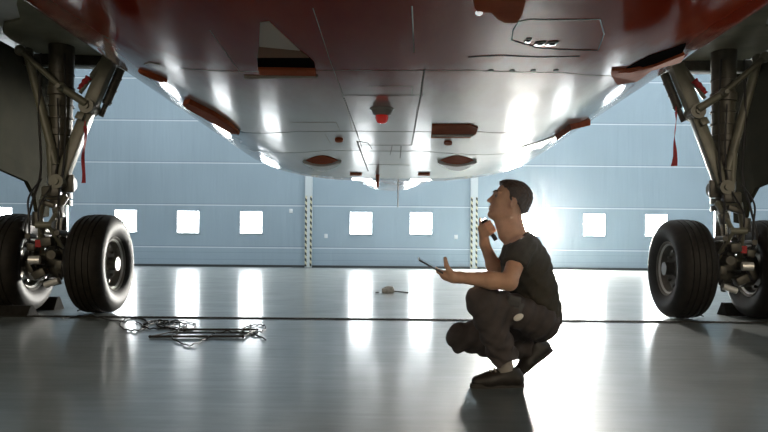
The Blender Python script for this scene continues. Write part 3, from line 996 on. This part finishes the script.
# ------------------------------------------------------------------ signed distance modelling for the person
class SDF:
    def __init__(self, lo, hi, res):
        self.lo = np.array(lo, dtype=np.float32)
        self.res = res
        self.n = np.ceil((np.array(hi) - np.array(lo)) / res).astype(int) + 1
        self.v = np.full(tuple(self.n), 1.0, dtype=np.float32)
    def _sub(self, lo, hi):
        i0 = np.clip(np.floor((np.array(lo) - self.lo) / self.res).astype(int), 0, self.n - 1)
        i1 = np.clip(np.ceil((np.array(hi) - self.lo) / self.res).astype(int) + 1, 1, self.n)
        if np.any(i1 <= i0):
            return None
        ax = [self.lo[k] + self.res * np.arange(i0[k], i1[k], dtype=np.float32) for k in range(3)]
        X, Y, Z = np.meshgrid(*ax, indexing='ij')
        return tuple(slice(i0[k], i1[k]) for k in range(3)), X, Y, Z
    def merge(self, sl, d, k, op='u'):
        a = self.v[sl]
        if op == 'u':
            if k > 0:
                h = np.maximum(k - np.abs(a - d), 0) / k
                self.v[sl] = np.minimum(a, d) - h * h * k * 0.25
            else:
                self.v[sl] = np.minimum(a, d)
        else:
            d = -d
            h = np.maximum(k - np.abs(a - d), 0) / max(k, 1e-6)
            self.v[sl] = np.maximum(a, d) + h * h * k * 0.25
    def cone(self, a, b, ra, rb, k=0.02, op='u', cuts=(), squash=None):
        """capsule from a to b, radius ra to rb; cuts: (point, normal) half-spaces that are kept where dot < 0; squash: (dir, factor)"""
        a, b = np.array(a, dtype=np.float32), np.array(b, dtype=np.float32)
        R = max(ra, rb)
        pad = R * (1.6 if squash else 1.0) + k + 3 * self.res
        s = self._sub(np.minimum(a, b) - pad, np.maximum(a, b) + pad)
        if s is None:
            return
        sl, X, Y, Z = s
        ab = b - a
        L2 = float(ab @ ab) + 1e-12
        PX, PY, PZ = X - a[0], Y - a[1], Z - a[2]
        t = np.clip((PX * ab[0] + PY * ab[1] + PZ * ab[2]) / L2, 0, 1)
        DX, DY, DZ = PX - t * ab[0], PY - t * ab[1], PZ - t * ab[2]
        if squash:
            u = np.array(squash[0], dtype=np.float32); u /= np.linalg.norm(u)
            c = (DX * u[0] + DY * u[1] + DZ * u[2]) * (1.0 / squash[1] - 1.0)
            DX, DY, DZ = DX + c * u[0], DY + c * u[1], DZ + c * u[2]
        d = np.sqrt(DX * DX + DY * DY + DZ * DZ) - (ra + (rb - ra) * t)
        for (c, n) in cuts:
            n = np.array(n, dtype=np.float32); n /= np.linalg.norm(n)
            d = np.maximum(d, (X - c[0]) * n[0] + (Y - c[1]) * n[1] + (Z - c[2]) * n[2])
        self.merge(sl, d, k, op)
    def ell(self, c, r, axes=None, k=0.02, op='u', cuts=()):
        """ellipsoid; axes: three orthonormal vectors"""
        c = np.array(c, dtype=np.float32)
        pad = max(r) + k + 3 * self.res
        s = self._sub(c - pad, c + pad)
        if s is None:
            return
        sl, X, Y, Z = s
        P = (X - c[0], Y - c[1], Z - c[2])
        if axes is None:
            axes = ((1, 0, 0), (0, 1, 0), (0, 0, 1))
        q = [(P[0] * A[0] + P[1] * A[1] + P[2] * A[2]) for A in axes]
        k0 = np.sqrt((q[0] / r[0]) ** 2 + (q[1] / r[1]) ** 2 + (q[2] / r[2]) ** 2)
        k1 = np.sqrt((q[0] / r[0] ** 2) ** 2 + (q[1] / r[1] ** 2) ** 2 + (q[2] / r[2] ** 2) ** 2) + 1e-9
        d = k0 * (k0 - 1.0) / k1
        for (cc, n) in cuts:
            n = np.array(n, dtype=np.float32); n /= np.linalg.norm(n)
            d = np.maximum(d, (X - cc[0]) * n[0] + (Y - cc[1]) * n[1] + (Z - cc[2]) * n[2])
        self.merge(sl, d, k, op)
    def cut(self, c, n, k=0.0):
        """remove everything on the side n of the plane through c"""
        ax = [self.lo[q] + self.res * np.arange(self.n[q], dtype=np.float32) for q in range(3)]
        X, Y, Z = np.meshgrid(*ax, indexing='ij')
        n = np.array(n, dtype=np.float32); n /= np.linalg.norm(n)
        self.v = np.maximum(self.v, (X - c[0]) * n[0] + (Y - c[1]) * n[1] + (Z - c[2]) * n[2])
    def ripple(self, fn):
        """add cloth folds: fn(X, Y, Z) -> offset in metres"""
        ax = [self.lo[q] + self.res * np.arange(self.n[q], dtype=np.float32) for q in range(3)]
        X, Y, Z = np.meshgrid(*ax, indexing='ij')
        self.v = self.v + fn(X, Y, Z).astype(np.float32)
    def mesh(self, name, mat, parent=None, smooth_iter=2):
        v = self.v
        ins = v < 0
        nx, ny, nz = v.shape
        cnt = np.zeros((nx - 1, ny - 1, nz - 1), dtype=np.int8)
        for i in (0, 1):
            for j in (0, 1):
                for k in (0, 1):
                    cnt += ins[i:nx - 1 + i, j:ny - 1 + j, k:nz - 1 + k]
        act = (cnt > 0) & (cnt < 8)
        idx = np.full(act.shape, -1, dtype=np.int64)
        cells = np.argwhere(act)
        idx[act] = np.arange(len(cells))
        acc = np.zeros((len(cells), 3)); num = np.zeros(len(cells))
        corners = [(i, j, k) for i in (0, 1) for j in (0, 1) for k in (0, 1)]
        for c0 in corners:
            for ax in range(3):
                if c0[ax] == 0:
                    c1 = list(c0); c1[ax] = 1
                    a = v[cells[:, 0] + c0[0], cells[:, 1] + c0[1], cells[:, 2] + c0[2]]
                    b = v[cells[:, 0] + c1[0], cells[:, 1] + c1[1], cells[:, 2] + c1[2]]
                    x = (a < 0) != (b < 0)
                    t = np.where(x, a / np.where(x, a - b, 1), 0)
                    p = np.tile(np.array(c0, dtype=float), (len(cells), 1))
                    p[:, ax] += t
                    acc += p * x[:, None]; num += x
        V = self.lo + (cells + acc / num[:, None]) * self.res
        quads = []
        for ax in range(3):
            o1, o2 = (ax + 1) % 3, (ax + 2) % 3
            sl0 = [slice(1, -1)] * 3; sl1 = [slice(1, -1)] * 3
            sl0[ax] = slice(0, v.shape[ax] - 1); sl1[ax] = slice(1, v.shape[ax])
            A, B = ins[tuple(sl0)], ins[tuple(sl1)]
            e = np.argwhere(A != B)
            flip = A[A != B]
            e = e.copy()
            e[:, o1] += 1; e[:, o2] += 1
            def cell(d1, d2):
                q = e.copy(); q[:, o1] -= d1; q[:, o2] -= d2
                return idx[q[:, 0], q[:, 1], q[:, 2]]
            Q = np.stack([cell(1, 1), cell(0, 1), cell(0, 0), cell(1, 0)], axis=1)
            Q[~flip] = Q[~flip][:, ::-1]
            quads.append(Q)
        Q = np.concatenate(quads)
        for _ in range(smooth_iter):
            s = np.zeros_like(V); n = np.zeros(len(V))
            for a, b in ((0, 1), (1, 2), (2, 3), (3, 0)):
                np.add.at(s, Q[:, a], V[Q[:, b]]); np.add.at(s, Q[:, b], V[Q[:, a]])
                np.add.at(n, Q[:, a], 1); np.add.at(n, Q[:, b], 1)
            V = V * 0.5 + 0.5 * s / np.maximum(n, 1)[:, None]
        me = bpy.data.meshes.new(name)
        me.from_pydata(V.tolist(), [], Q.tolist())
        me.update()
        me.polygons.foreach_set('use_smooth', [True] * len(me.polygons))
        me.materials.append(mat)
        o = bpy.data.objects.new(name, me)
        COL.objects.link(o)
        if parent is not None:
            parent_to(o, parent)
        return o

# ------------------------------------------------------------------ the crouching person
m_skin = material('skin', (0.62, 0.37, 0.25), 0.5, noise=0.06, nscale=30, bump=0.03, bscale=150)
m_skin.node_tree.nodes['Principled BSDF'].inputs['Subsurface Weight'].default_value = 0.12
m_skin.node_tree.nodes['Principled BSDF'].inputs['Subsurface Radius'].default_value = (0.02, 0.008, 0.004)
m_hair = material('dark_brown_hair', (0.045, 0.024, 0.013), 0.5, noise=0.4, nscale=60, bump=0.7, bscale=170)
m_shirt = material('black_tshirt_cotton', (0.040, 0.035, 0.024), 0.85, noise=0.15, nscale=25, bump=0.12, bscale=300)
m_trous = material('charcoal_work_trousers', (0.062, 0.052, 0.050), 0.8, noise=0.2, nscale=12, bump=0.15, bscale=220)
m_shoe = material('black_work_shoe', (0.018, 0.015, 0.012), 0.5, noise=0.2, nscale=20)
m_sole = material('rubber_sole', (0.03, 0.027, 0.024), 0.7)
m_sock = material('grey_sock', (0.30, 0.28, 0.25), 0.9, bump=0.2, bscale=300)
m_eye = material('eye', (0.35, 0.32, 0.29), 0.25)
m_pouch = material('dark_pouch_nylon', (0.07, 0.07, 0.072), 0.6)
m_badge = material('pale_badge', (0.78, 0.76, 0.70), 0.4)

YB = 3.87
neckb = at(520, 238, YB)
chest = at(524, 258, YB)
waist = at(532, 290, YB)
pelv = at(540, 315, YB)
shN, shF = at(521, 247, 3.69), at(517, 248, 4.05)
elN, elF = at(509, 282, 3.57), at(499, 278, 4.10)
wrN, wrF = at(459, 277.5, 3.60), at(484.5, 244, 3.95)
hipN, hipF = at(540, 318, 3.78), at(540, 320, 3.97)
knN, knF = at(481, 300, 3.66), at(461, 337.5, 4.00)
anN, anF = at(504, 364, 3.72), at(533, 350, 4.05)

# head frame
pit = math.radians(16)
Fv = Vector((-math.cos(pit), 0, math.sin(pit))); Uv = Vector((math.sin(pit), 0, math.cos(pit))); Sv = Vector((0, -1, 0))
HC = at(508.5, 201.3, YB)
def hd(f, u, s=0.0):
    return HC + Fv * f + Uv * u + Sv * s
hax = (tuple(Fv), tuple(Uv), tuple(Sv))

body = SDF((-0.02 + 0.25, 3.40, -0.03), (1.05, 4.28, 1.14), 0.004)
# trunk
body.cone(pelv, waist, 0.115, 0.105, 0.05, squash=((0, 1, 0), 1.2))
body.cone(waist, chest, 0.105, 0.11, 0.05, squash=((0, 1, 0), 1.3))
body.cone(at(521, 247, 3.74), at(518, 248, 4.0), 0.06, 0.06, 0.05)
# neck
body.cone(at(516.5, 239, YB), hd(-0.018, -0.05), 0.064, 0.058, 0.03)
body.cone(hd(0.035, -0.082), at(506.5, 234, YB), 0.032, 0.048, 0.03)
# skull and face
body.ell(hd(-0.022, 0.037), (0.098, 0.082, 0.076), hax, 0.02)
body.ell(hd(0.034, -0.028), (0.056, 0.082, 0.058), hax, 0.03)
for s in (-1, 1):
    body.cone(hd(-0.025, -0.055, s * 0.050), hd(0.060, -0.094, s * 0.014), 0.018, 0.017, 0.025)
    body.ell(hd(0.052, -0.020, s * 0.040), (0.024, 0.020, 0.018), hax, 0.02)      # cheek bone
    body.cone(hd(0.083, 0.026, s * 0.010), hd(0.070, 0.027, s * 0.045), 0.009, 0.008, 0.014)  # brow
body.ell(hd(0.072, -0.100), (0.018, 0.015, 0.020), hax, 0.018)
body.cone(hd(0.082, 0.012), hd(0.106, -0.026), 0.008, 0.0105, 0.012)
for s in (-1, 1):
    body.ell(hd(0.094, -0.031, s * 0.011), (0.011, 0.008, 0.008), hax, 0.006)
    body.ell(hd(0.092, 0.004, s * 0.030), (0.014, 0.011, 0.016), hax, 0.010, 's')
body.ell(hd(0.087, -0.056), (0.010, 0.006, 0.022), hax, 0.007)
body.ell(hd(0.086, -0.069), (0.010, 0.007, 0.020), hax, 0.007)
body.ell(hd(0.096, -0.0625), (0.010, 0.0025, 0.022), hax, 0.003, 's')
ear_f = (Fv * 0.96 + Uv * 0.15).normalized(); ear_u = (Uv - ear_f * Uv.dot(ear_f)).normalized()
for s in (-1, 1):
    A = ((Sv * s * 0.4 + ear_f * 0.92).normalized())
    B = ear_u
    C = A.cross(B).normalized()
    body.ell(hd(-0.018, -0.008, s * 0.077), (0.019, 0.031, 0.008), (tuple(A), tuple(B), tuple(C)), 0.006)
    body.ell(hd(-0.012, -0.006, s * 0.085), (0.009, 0.016, 0.005), (tuple(A), tuple(B), tuple(C)), 0.004, 's')
# near arm (left)
body.cone(shN, elN, 0.052, 0.042, 0.03)
body.cone(elN, elN.lerp(wrN, 0.35), 0.043, 0.044, 0.02)
body.cone(elN.lerp(wrN, 0.35), wrN, 0.044, 0.027, 0.02)
# far arm (right)
body.cone(shF, elF, 0.052, 0.042, 0.03)
body.cone(elF, elF.lerp(wrF, 0.4), 0.042, 0.041, 0.02)
body.cone(elF.lerp(wrF, 0.4), wrF, 0.041, 0.027, 0.02)
# legs inside the trousers
for h, kn, an in ((hipN, knN, anN), (hipF, knF, anF)):
    body.cone(h, kn, 0.075, 0.050, 0.03)
    body.cone(kn, an, 0.050, 0.034, 0.02)
toeN = at(478, 381, 3.70); toeN.z = 0.030
body.cone(anN + Vector((-0.005, 0, -0.07)), toeN, 0.022, 0.012, 0.005)
toeF = at(523, 374, 4.02); toeF.z = 0.042
body.cone(anF, toeF, 0.028, 0.016, 0.005)

# near hand: palm up under the tablet, thumb standing up
def unit(v):
    return Vector(v).normalized()
tabdir = (at(419, 260.5, 3.62) - at(442, 273.2, 3.62)).normalized()
d1 = unit((-0.86, 0.10, 0.26))
pn = unit(Vector((-0.25, -0.05, 0.95)) - d1 * Vector((-0.25, -0.05, 0.95)).dot(d1))
side = d1.cross(pn).normalized()
if side.y > 0:
    side = -side                         # towards the camera: the thumb's side
palm0 = wrN
body.cone(wrN, wrN + d1 * 0.055 - pn * 0.004, 0.026, 0.024, 0.02, squash=(side, 1.35))
for i, L in enumerate((0.072, 0.080, 0.074, 0.060)):
    off = side * (0.030 - 0.020 * i)
    mcp = wrN + d1 * (0.092 - 0.004 * abs(i - 1)) + off - pn * 0.004
    body.cone(wrN + d1 * 0.02 + off * 0.6, mcp, 0.014, 0.0115, 0.012)
    a1 = unit(tabdir * 0.85 - pn * 0.05 + Vector((0, 0.03 * (i - 1.5), 0)))
    p1 = mcp + a1 * L * 0.46
    a2 = unit(tabdir + pn * 0.10)
    p2 = p1 + a2 * L * 0.30
    p3 = p2 + unit(tabdir + pn * 0.25) * L * 0.26
    body.cone(mcp, p1, 0.0100, 0.0092, 0.004); body.cone(p1, p2, 0.0090, 0.0082, 0.003); body.cone(p2, p3, 0.0080, 0.0070, 0.003)
th0 = wrN + d1 * 0.030 + side * 0.022
th1 = at(450, 272, 3.565)
th2 = at(446.5, 265.5, 3.560)
th3 = at(445.2, 258.5, 3.565)
body.cone(th0, th1, 0.021, 0.0160, 0.016); body.cone(th1, th2, 0.0148, 0.0125, 0.006); body.cone(th2, th3, 0.0122, 0.0098, 0.004)
body.cone(wrN + d1 * 0.03 - pn * 0.014, wrN + d1 * 0.075 - pn * 0.014, 0.024, 0.020, 0.02, squash=(side, 1.4))

# far hand: a fist round the torch
t0, t1 = at(496, 240, 3.935), at(483.5, 219.5, 3.925)
ta = (t1 - t0).normalized()
tn = unit(Vector((-1, 0, 0)) - ta * Vector((-1, 0, 0)).dot(ta))      # to the left of the torch
ty = Vector((0, -1, 0))
gc = t0.lerp(t1, 0.58)
TR = 0.0125
body.cone(wrF, gc - ta * 0.01 + tn * 0.036 + ty * -0.004, 0.026, 0.024, 0.02, squash=(ta, 1.3))
for i in range(4):
    c = gc + ta * (0.030 - 0.0195 * i)
    rr = TR + 0.0095
    kn = c + tn * 0.043 + ty * 0.012
    f1 = c + tn * 0.014 + ty * (rr + 0.012)
    f2 = c - tn * 0.020 + ty * (rr - 0.002)
    f3 = c - tn * 0.024 - ty * 0.012
    body.cone(wrF.lerp(c + tn * 0.036, 0.3), kn, 0.015, 0.012, 0.012)
    body.cone(kn, f1, 0.0112, 0.0100, 0.004); body.cone(f1, f2, 0.0098, 0.0090, 0.003); body.cone(f2, f3, 0.0088, 0.0078, 0.003)
c = gc + ta * 0.030
body.cone(wrF.lerp(c + tn * 0.036, 0.35) - ty * 0.012, c + tn * 0.026 - ty * 0.016, 0.016, 0.0125, 0.012)
body.cone(c + tn * 0.026 - ty * 0.016, c + tn * 0.018 + ta * 0.022 - ty * 0.012, 0.0120, 0.0100, 0.005)
body.cone(c + tn * 0.018 + ta * 0.022 - ty * 0.012, c + tn * 0.014 + ta * 0.040, 0.0100, 0.0082, 0.004)
person = body.mesh('person', m_skin)
tag(person, 'crouching person in black t-shirt and dark trousers looking up, holding tablet and torch', 'person')
del body

# hair: cropped, longer on top
hair = SDF(hd(0, 0.03) - Vector((0.16, 0.12, 0.16)), hd(0, 0.03) + Vector((0.16, 0.12, 0.16)), 0.003)
hl_c, hl_n = hd(0.0, 0.030), -(Uv - Fv * 0.80).normalized()
hair.ell(hd(-0.022, 0.038), (0.104, 0.087, 0.082), hax, 0.0, cuts=((hl_c, hl_n),))
hair.ell(hd(0.028, 0.080), (0.054, 0.030, 0.060), hax, 0.02, cuts=((hl_c, hl_n),))
hair.ell(hd(-0.065, -0.01), (0.055, 0.055, 0.066), hax, 0.01, cuts=((hl_c, hl_n),))
for s in (-1, 1):
    hair.cone(hd(0.006, 0.03, s * 0.070), hd(0.000, 0.004, s * 0.070), 0.009, 0.004, 0.01)
hair.ripple(lambda X, Y, Z: 0.0018 * np.sin(X * 260 + 40 * Y) * np.sin(Z * 230) + 0.0012 * np.sin(Y * 330 + X * 90))
hair.mesh('hair', m_hair, person, 1)
for s in (-1, 1):
    ey = MB().ell(hd(0.0705, 0.0045, s * 0.031), (0.0125, 0.0110, 0.0125), seg=16).build('eye', m_eye, person)
    MB().ell(hd(0.0805, 0.0060, s * 0.031), (0.0042, 0.0055, 0.0055), seg=12).build('iris', m_hair, ey)
for s in (-1, 1):
    eb = MB()
    eb.tube([hd(0.094, 0.028, s * 0.012), hd(0.090, 0.034, s * 0.028), hd(0.077, 0.031, s * 0.046)], [0.004, 0.0045, 0.003], seg=8)
    eb.build('eyebrow', m_hair, person)

# t-shirt
sh = SDF((0.42, 3.50, 0.24), (1.04, 4.25, 0.86), 0.005)
hem = at(538, 309, YB)
sh.cone(pelv + Vector((-0.005, 0, 0)), waist, 0.126, 0.122, 0.04, squash=((0, 1, 0), 1.25))
sh.cone(waist, at(525, 262, YB), 0.125, 0.125, 0.06, squash=((0, 1, 0), 1.32))
sh.cone(at(526, 266, YB), at(522, 252, YB), 0.118, 0.092, 0.06, squash=((0, 1, 0), 1.45))
sh.cone(at(522.5, 247, 3.72), at(519, 248, 4.02), 0.070, 0.070, 0.05)
sh.cone(at(521, 244, YB), at(517, 236, YB), 0.082, 0.064, 0.04)
cufN = elN + (shN - elN) * 0.45
cufF = elF + (shF - elF) * 0.45
sh.cone(shN, elN, 0.069, 0.062, 0.035, cuts=((cufN, elN - shN),))
sh.cone(shF, elF, 0.069, 0.062, 0.035, cuts=((cufF, elF - shF),))
nk = at(519, 237, YB)
ndir = (hd(-0.035, -0.05) - neckb).normalized()
sh.cut(nk + ndir * 0.008 + Vector((0.01, 0, 0)), ndir + Vector((-0.25, 0, 0)))
sh.cut(at(558, 323, YB), Vector((-0.50, 0, -1)))
sh.ripple(lambda X, Y, Z: 0.0035 * np.sin((X * 0.9 + Z) * 62 + 6 * np.sin(Y * 11)) * np.clip((0.68 - Z) * 5, 0.1, 1) + 0.002 * np.sin((X - Z) * 95 + Y * 25))
sh.mesh('tshirt', m_shirt, person)
# collar band
cb = MB()
cr = []
for k in range(28):
    a = 2 * PI * k / 28
    u, v, _ = basis(ndir + Vector((-0.25, 0, 0)))
    cr.append(nk + ndir * 0.006 + Vector((0.008, 0, 0)) + (u * math.cos(a) + v * math.sin(a)) * 0.063)
cb.tube(cr + [cr[0]], 0.005, seg=6, caps=False)
cb.build('collar', m_shirt, person)

# trousers
tr = SDF((0.24, 3.48, -0.01), (1.05, 4.22, 0.58), 0.005)
tr.cone(pelv + Vector((-0.01, 0, -0.015)), waist.lerp(pelv, 0.45), 0.112, 0.106, 0.05, squash=((0, 1, 0), 1.25))
tr.cone(hipN + Vector((-0.015, 0, 0.0)), knN, 0.100, 0.074, 0.04)
tr.cone(hipF + Vector((-0.015, 0, 0.0)), knF, 0.100, 0.078, 0.04)
tr.cone(hipN + Vector((0.0, 0.03, -0.015)), hipF + Vector((0.0, -0.03, -0.015)), 0.096, 0.096, 0.04)
hemN = anN.lerp(knN, 0.05)
tr.cone(knN, anN, 0.078, 0.062, 0.03, cuts=((hemN, anN - knN),))
tr.cone(knN + Vector((0.06, 0, -0.10)), anN + Vector((0.012, 0, 0.06)), 0.062, 0.055, 0.04, cuts=((hemN, anN - knN),))
hemF = anF.lerp(knF, 0.06)
tr.cone(knF, anF, 0.078, 0.058, 0.03, cuts=((hemF, anF - knF),))
tr.cone(at(470, 338, 3.99), at(489, 350, 4.02), 0.062, 0.050, 0.04)
def tfold(X, Y, Z):
    a = 0.0065 * np.sin((X * 0.35 + Z * 1.0) * 85 + 7 * np.sin(Y * 13)) * np.clip((0.33 - Z) * 4, 0.15, 1)
    b = 0.0045 * np.sin((X * 1.1 - Z * 0.6) * 70 + Y * 30)
    return a + b
tr.cut(at(558, 315, YB), Vector((0.5, 0, 1)))
tr.ripple(tfold)
tr.mesh('trousers', m_trous, person)
# belt edge at the back, pouch and badge on the hip
pc = at(513.5, 301, 3.64)
R = Matrix.Rotation(math.radians(10), 3, 'Y')
po = MB().box(pc, (0.070, 0.035, 0.055), R, bevel=0.008).box(pc + Vector((0.003, -0.017, 0.008)), (0.064, 0.012, 0.030), R, bevel=0.004).build('belt_pouch', m_pouch, person)
tcx = at(517.5, 309, 3.645)
MB().box(tcx, (0.05, 0.02, 0.075), Matrix.Rotation(math.radians(20), 3, 'Y'), bevel=0.006).build('pouch_flap', m_pouch, person)
bc = at(518.5, 317.3, 3.632)
RB = Matrix.Rotation(math.radians(-28), 3, 'Y')
o = MB().ell(bc, (0.028, 0.006, 0.017), RB, seg=28).build('badge', m_badge, person)
o['label'] = 'pale oval badge'

# shoes
def shoe(name, heel, toe, up, ankle, lab):
    """heel, toe on the sole line; up = direction away from the sole"""
    ax = (toe - heel)
    L = ax.length
    ax.normalize()
    up = (up - ax * up.dot(ax)).normalized()
    sd = ax.cross(up).normalized()
    def q(a, h, s=0.0):
        return heel + ax * (a * L) + up * h + sd * s
    lo = Vector([min(p[i] for p in (heel, toe, ankle)) - 0.10 for i in range(3)])
    hi = Vector([max(p[i] for p in (heel, toe, ankle)) + 0.12 for i in range(3)])
    S = SDF(lo, hi, 0.004)
    cutp = ((heel + up * 0.012, -up),)
    S.cone(q(0.14, 0.040), q(0.34, 0.045), 0.040, 0.041, 0.02, cuts=cutp)
    S.cone(q(0.34, 0.045), q(0.68, 0.034), 0.042, 0.043, 0.02, cuts=cutp)
    S.cone(q(0.68, 0.034), q(0.86, 0.030), 0.043, 0.034, 0.02, cuts=cutp)
    S.cone(q(0.17, 0.055), q(0.26, 0.10), 0.040, 0.044, 0.02, cuts=((q(0.24, 0.104), up),))
    S.cone(q(0.32, 0.078), q(0.58, 0.052), 0.038, 0.032, 0.03)
    o = S.mesh(name, m_shoe, person)
    so = MB()
    out = []
    for k in range(40):
        a = 2 * PI * k / 40
        c = math.cos(a)
        w = 0.036 + 0.012 * max(0.0, c) if c > 0 else 0.036
        out.append(heel + ax * (L * (0.5 + 0.5 * c)) + sd * (w * (1.0 if abs(c) < .7 else 1.0) * math.copysign(abs(math.sin(a)) ** 0.7, math.sin(a))))
    so.prism(out, up * 0.022)
    so.build('sole', m_sole, o, smooth=False)
    la = MB()
    for j in range(4):
        t = 0.40 + 0.075 * j
        hgt = 0.122 - 0.0095 * j
        la.tube([q(t, hgt - 0.018, -0.026), q(t + 0.015, hgt + 0.001, 0), q(t, hgt - 0.018, 0.026)], 0.0042, seg=6)
    la.build('laces', material('pale_laces', (0.40, 0.37, 0.32), 0.8), o)
    return o
hN, tN = at(524.5, 385.5, 3.745), at(470, 385.5, 3.715)
hN.z = 0.0; tN.z = 0.0
shoe('shoe', hN, tN, Vector((0, 0, 1)), anN, 'near shoe')
hF, tF = at(553, 350, 4.06), at(519, 377, 4.02)
tF.z = 0.004
shoe('shoe', hF, tF, Vector((-0.5, 0, 1)), anF, 'far shoe')
sk = MB().tube([anN + Vector((-0.004, 0, 0.03)), anN + Vector((0.012, 0.003, -0.035))], [0.042, 0.044], seg=20)
sk.build('sock', m_sock, person)
sk = MB().tube([anF.lerp(knF, 0.08), anF.lerp(hF.lerp(tF, .3), 0.4)], [0.042, 0.042], seg=20)
sk.build('sock', m_sock, person)

# tablet in the near hand
ta_, tb_ = at(418.5, 259.6, 3.62), at(442.5, 272.8, 3.62)
tv = (ta_ - tb_)
Lt = tv.length
tv.normalize()
ty_ = Vector((0.0, 1, 0.06)); ty_ = (ty_ - tv * ty_.dot(tv)).normalized()
tz_ = tv.cross(ty_).normalized()
if tz_.z < 0:
    tz_ = -tz_
R = Matrix((tv, ty_, tz_)).transposed()
cen = (ta_ + tb_) / 2 + Vector((0, 0.04, 0)) + tz_ * 0.004
tab = empty('tablet', cen, 'slim tablet held edge-on in the crouching person\'s outstretched hand', 'tablet')
m_tab = material('dark_tablet_case', (0.03, 0.03, 0.03), 0.35)
m_scr = material('tablet_screen', (0.02, 0.025, 0.03), 0.05, spec=0.6)
MB().box(cen, (Lt, 0.21, 0.009), R, bevel=0.003).build('case', m_tab, tab)
MB().box(cen + tz_ * 0.0048, (Lt * 0.93, 0.195, 0.001), R).build('screen', m_scr, tab, smooth=False)
MB().box(cen + tv * (Lt / 2 + 0.0005), (0.003, 0.20, 0.0075), R, bevel=0.001).build('edge_trim', m_hub, tab)

# torch in the far hand
fl = empty('torch', t0, 'small dark torch with lit lens held up at the crouching person\'s chin', 'torch')
L_ = (t1 - t0).length
MB().lathe(t0, ta, [(0.0, 0), (0.0, 0.011), (0.004, 0.0125), (L_ * 0.72, 0.0125), (L_ * 0.78, 0.013), (L_ * 0.86, 0.018), (L_ * 0.985, 0.019), (L_, 0.017)], seg=24).build('barrel', material('dark_torch_metal', (0.03, 0.03, 0.032), 0.35, metal=0.6), fl)
MB().lathe(t0, ta, [(L_ * 0.985, 0.0175), (L_ * 1.0, 0.016), (L_ * 1.02, 0.0)], seg=24).build('lens', material('lit_torch_lens', (0.9, 0.9, 0.9), 0.2, emit=(0.95, 0.98, 1.0), estr=22.0), fl)
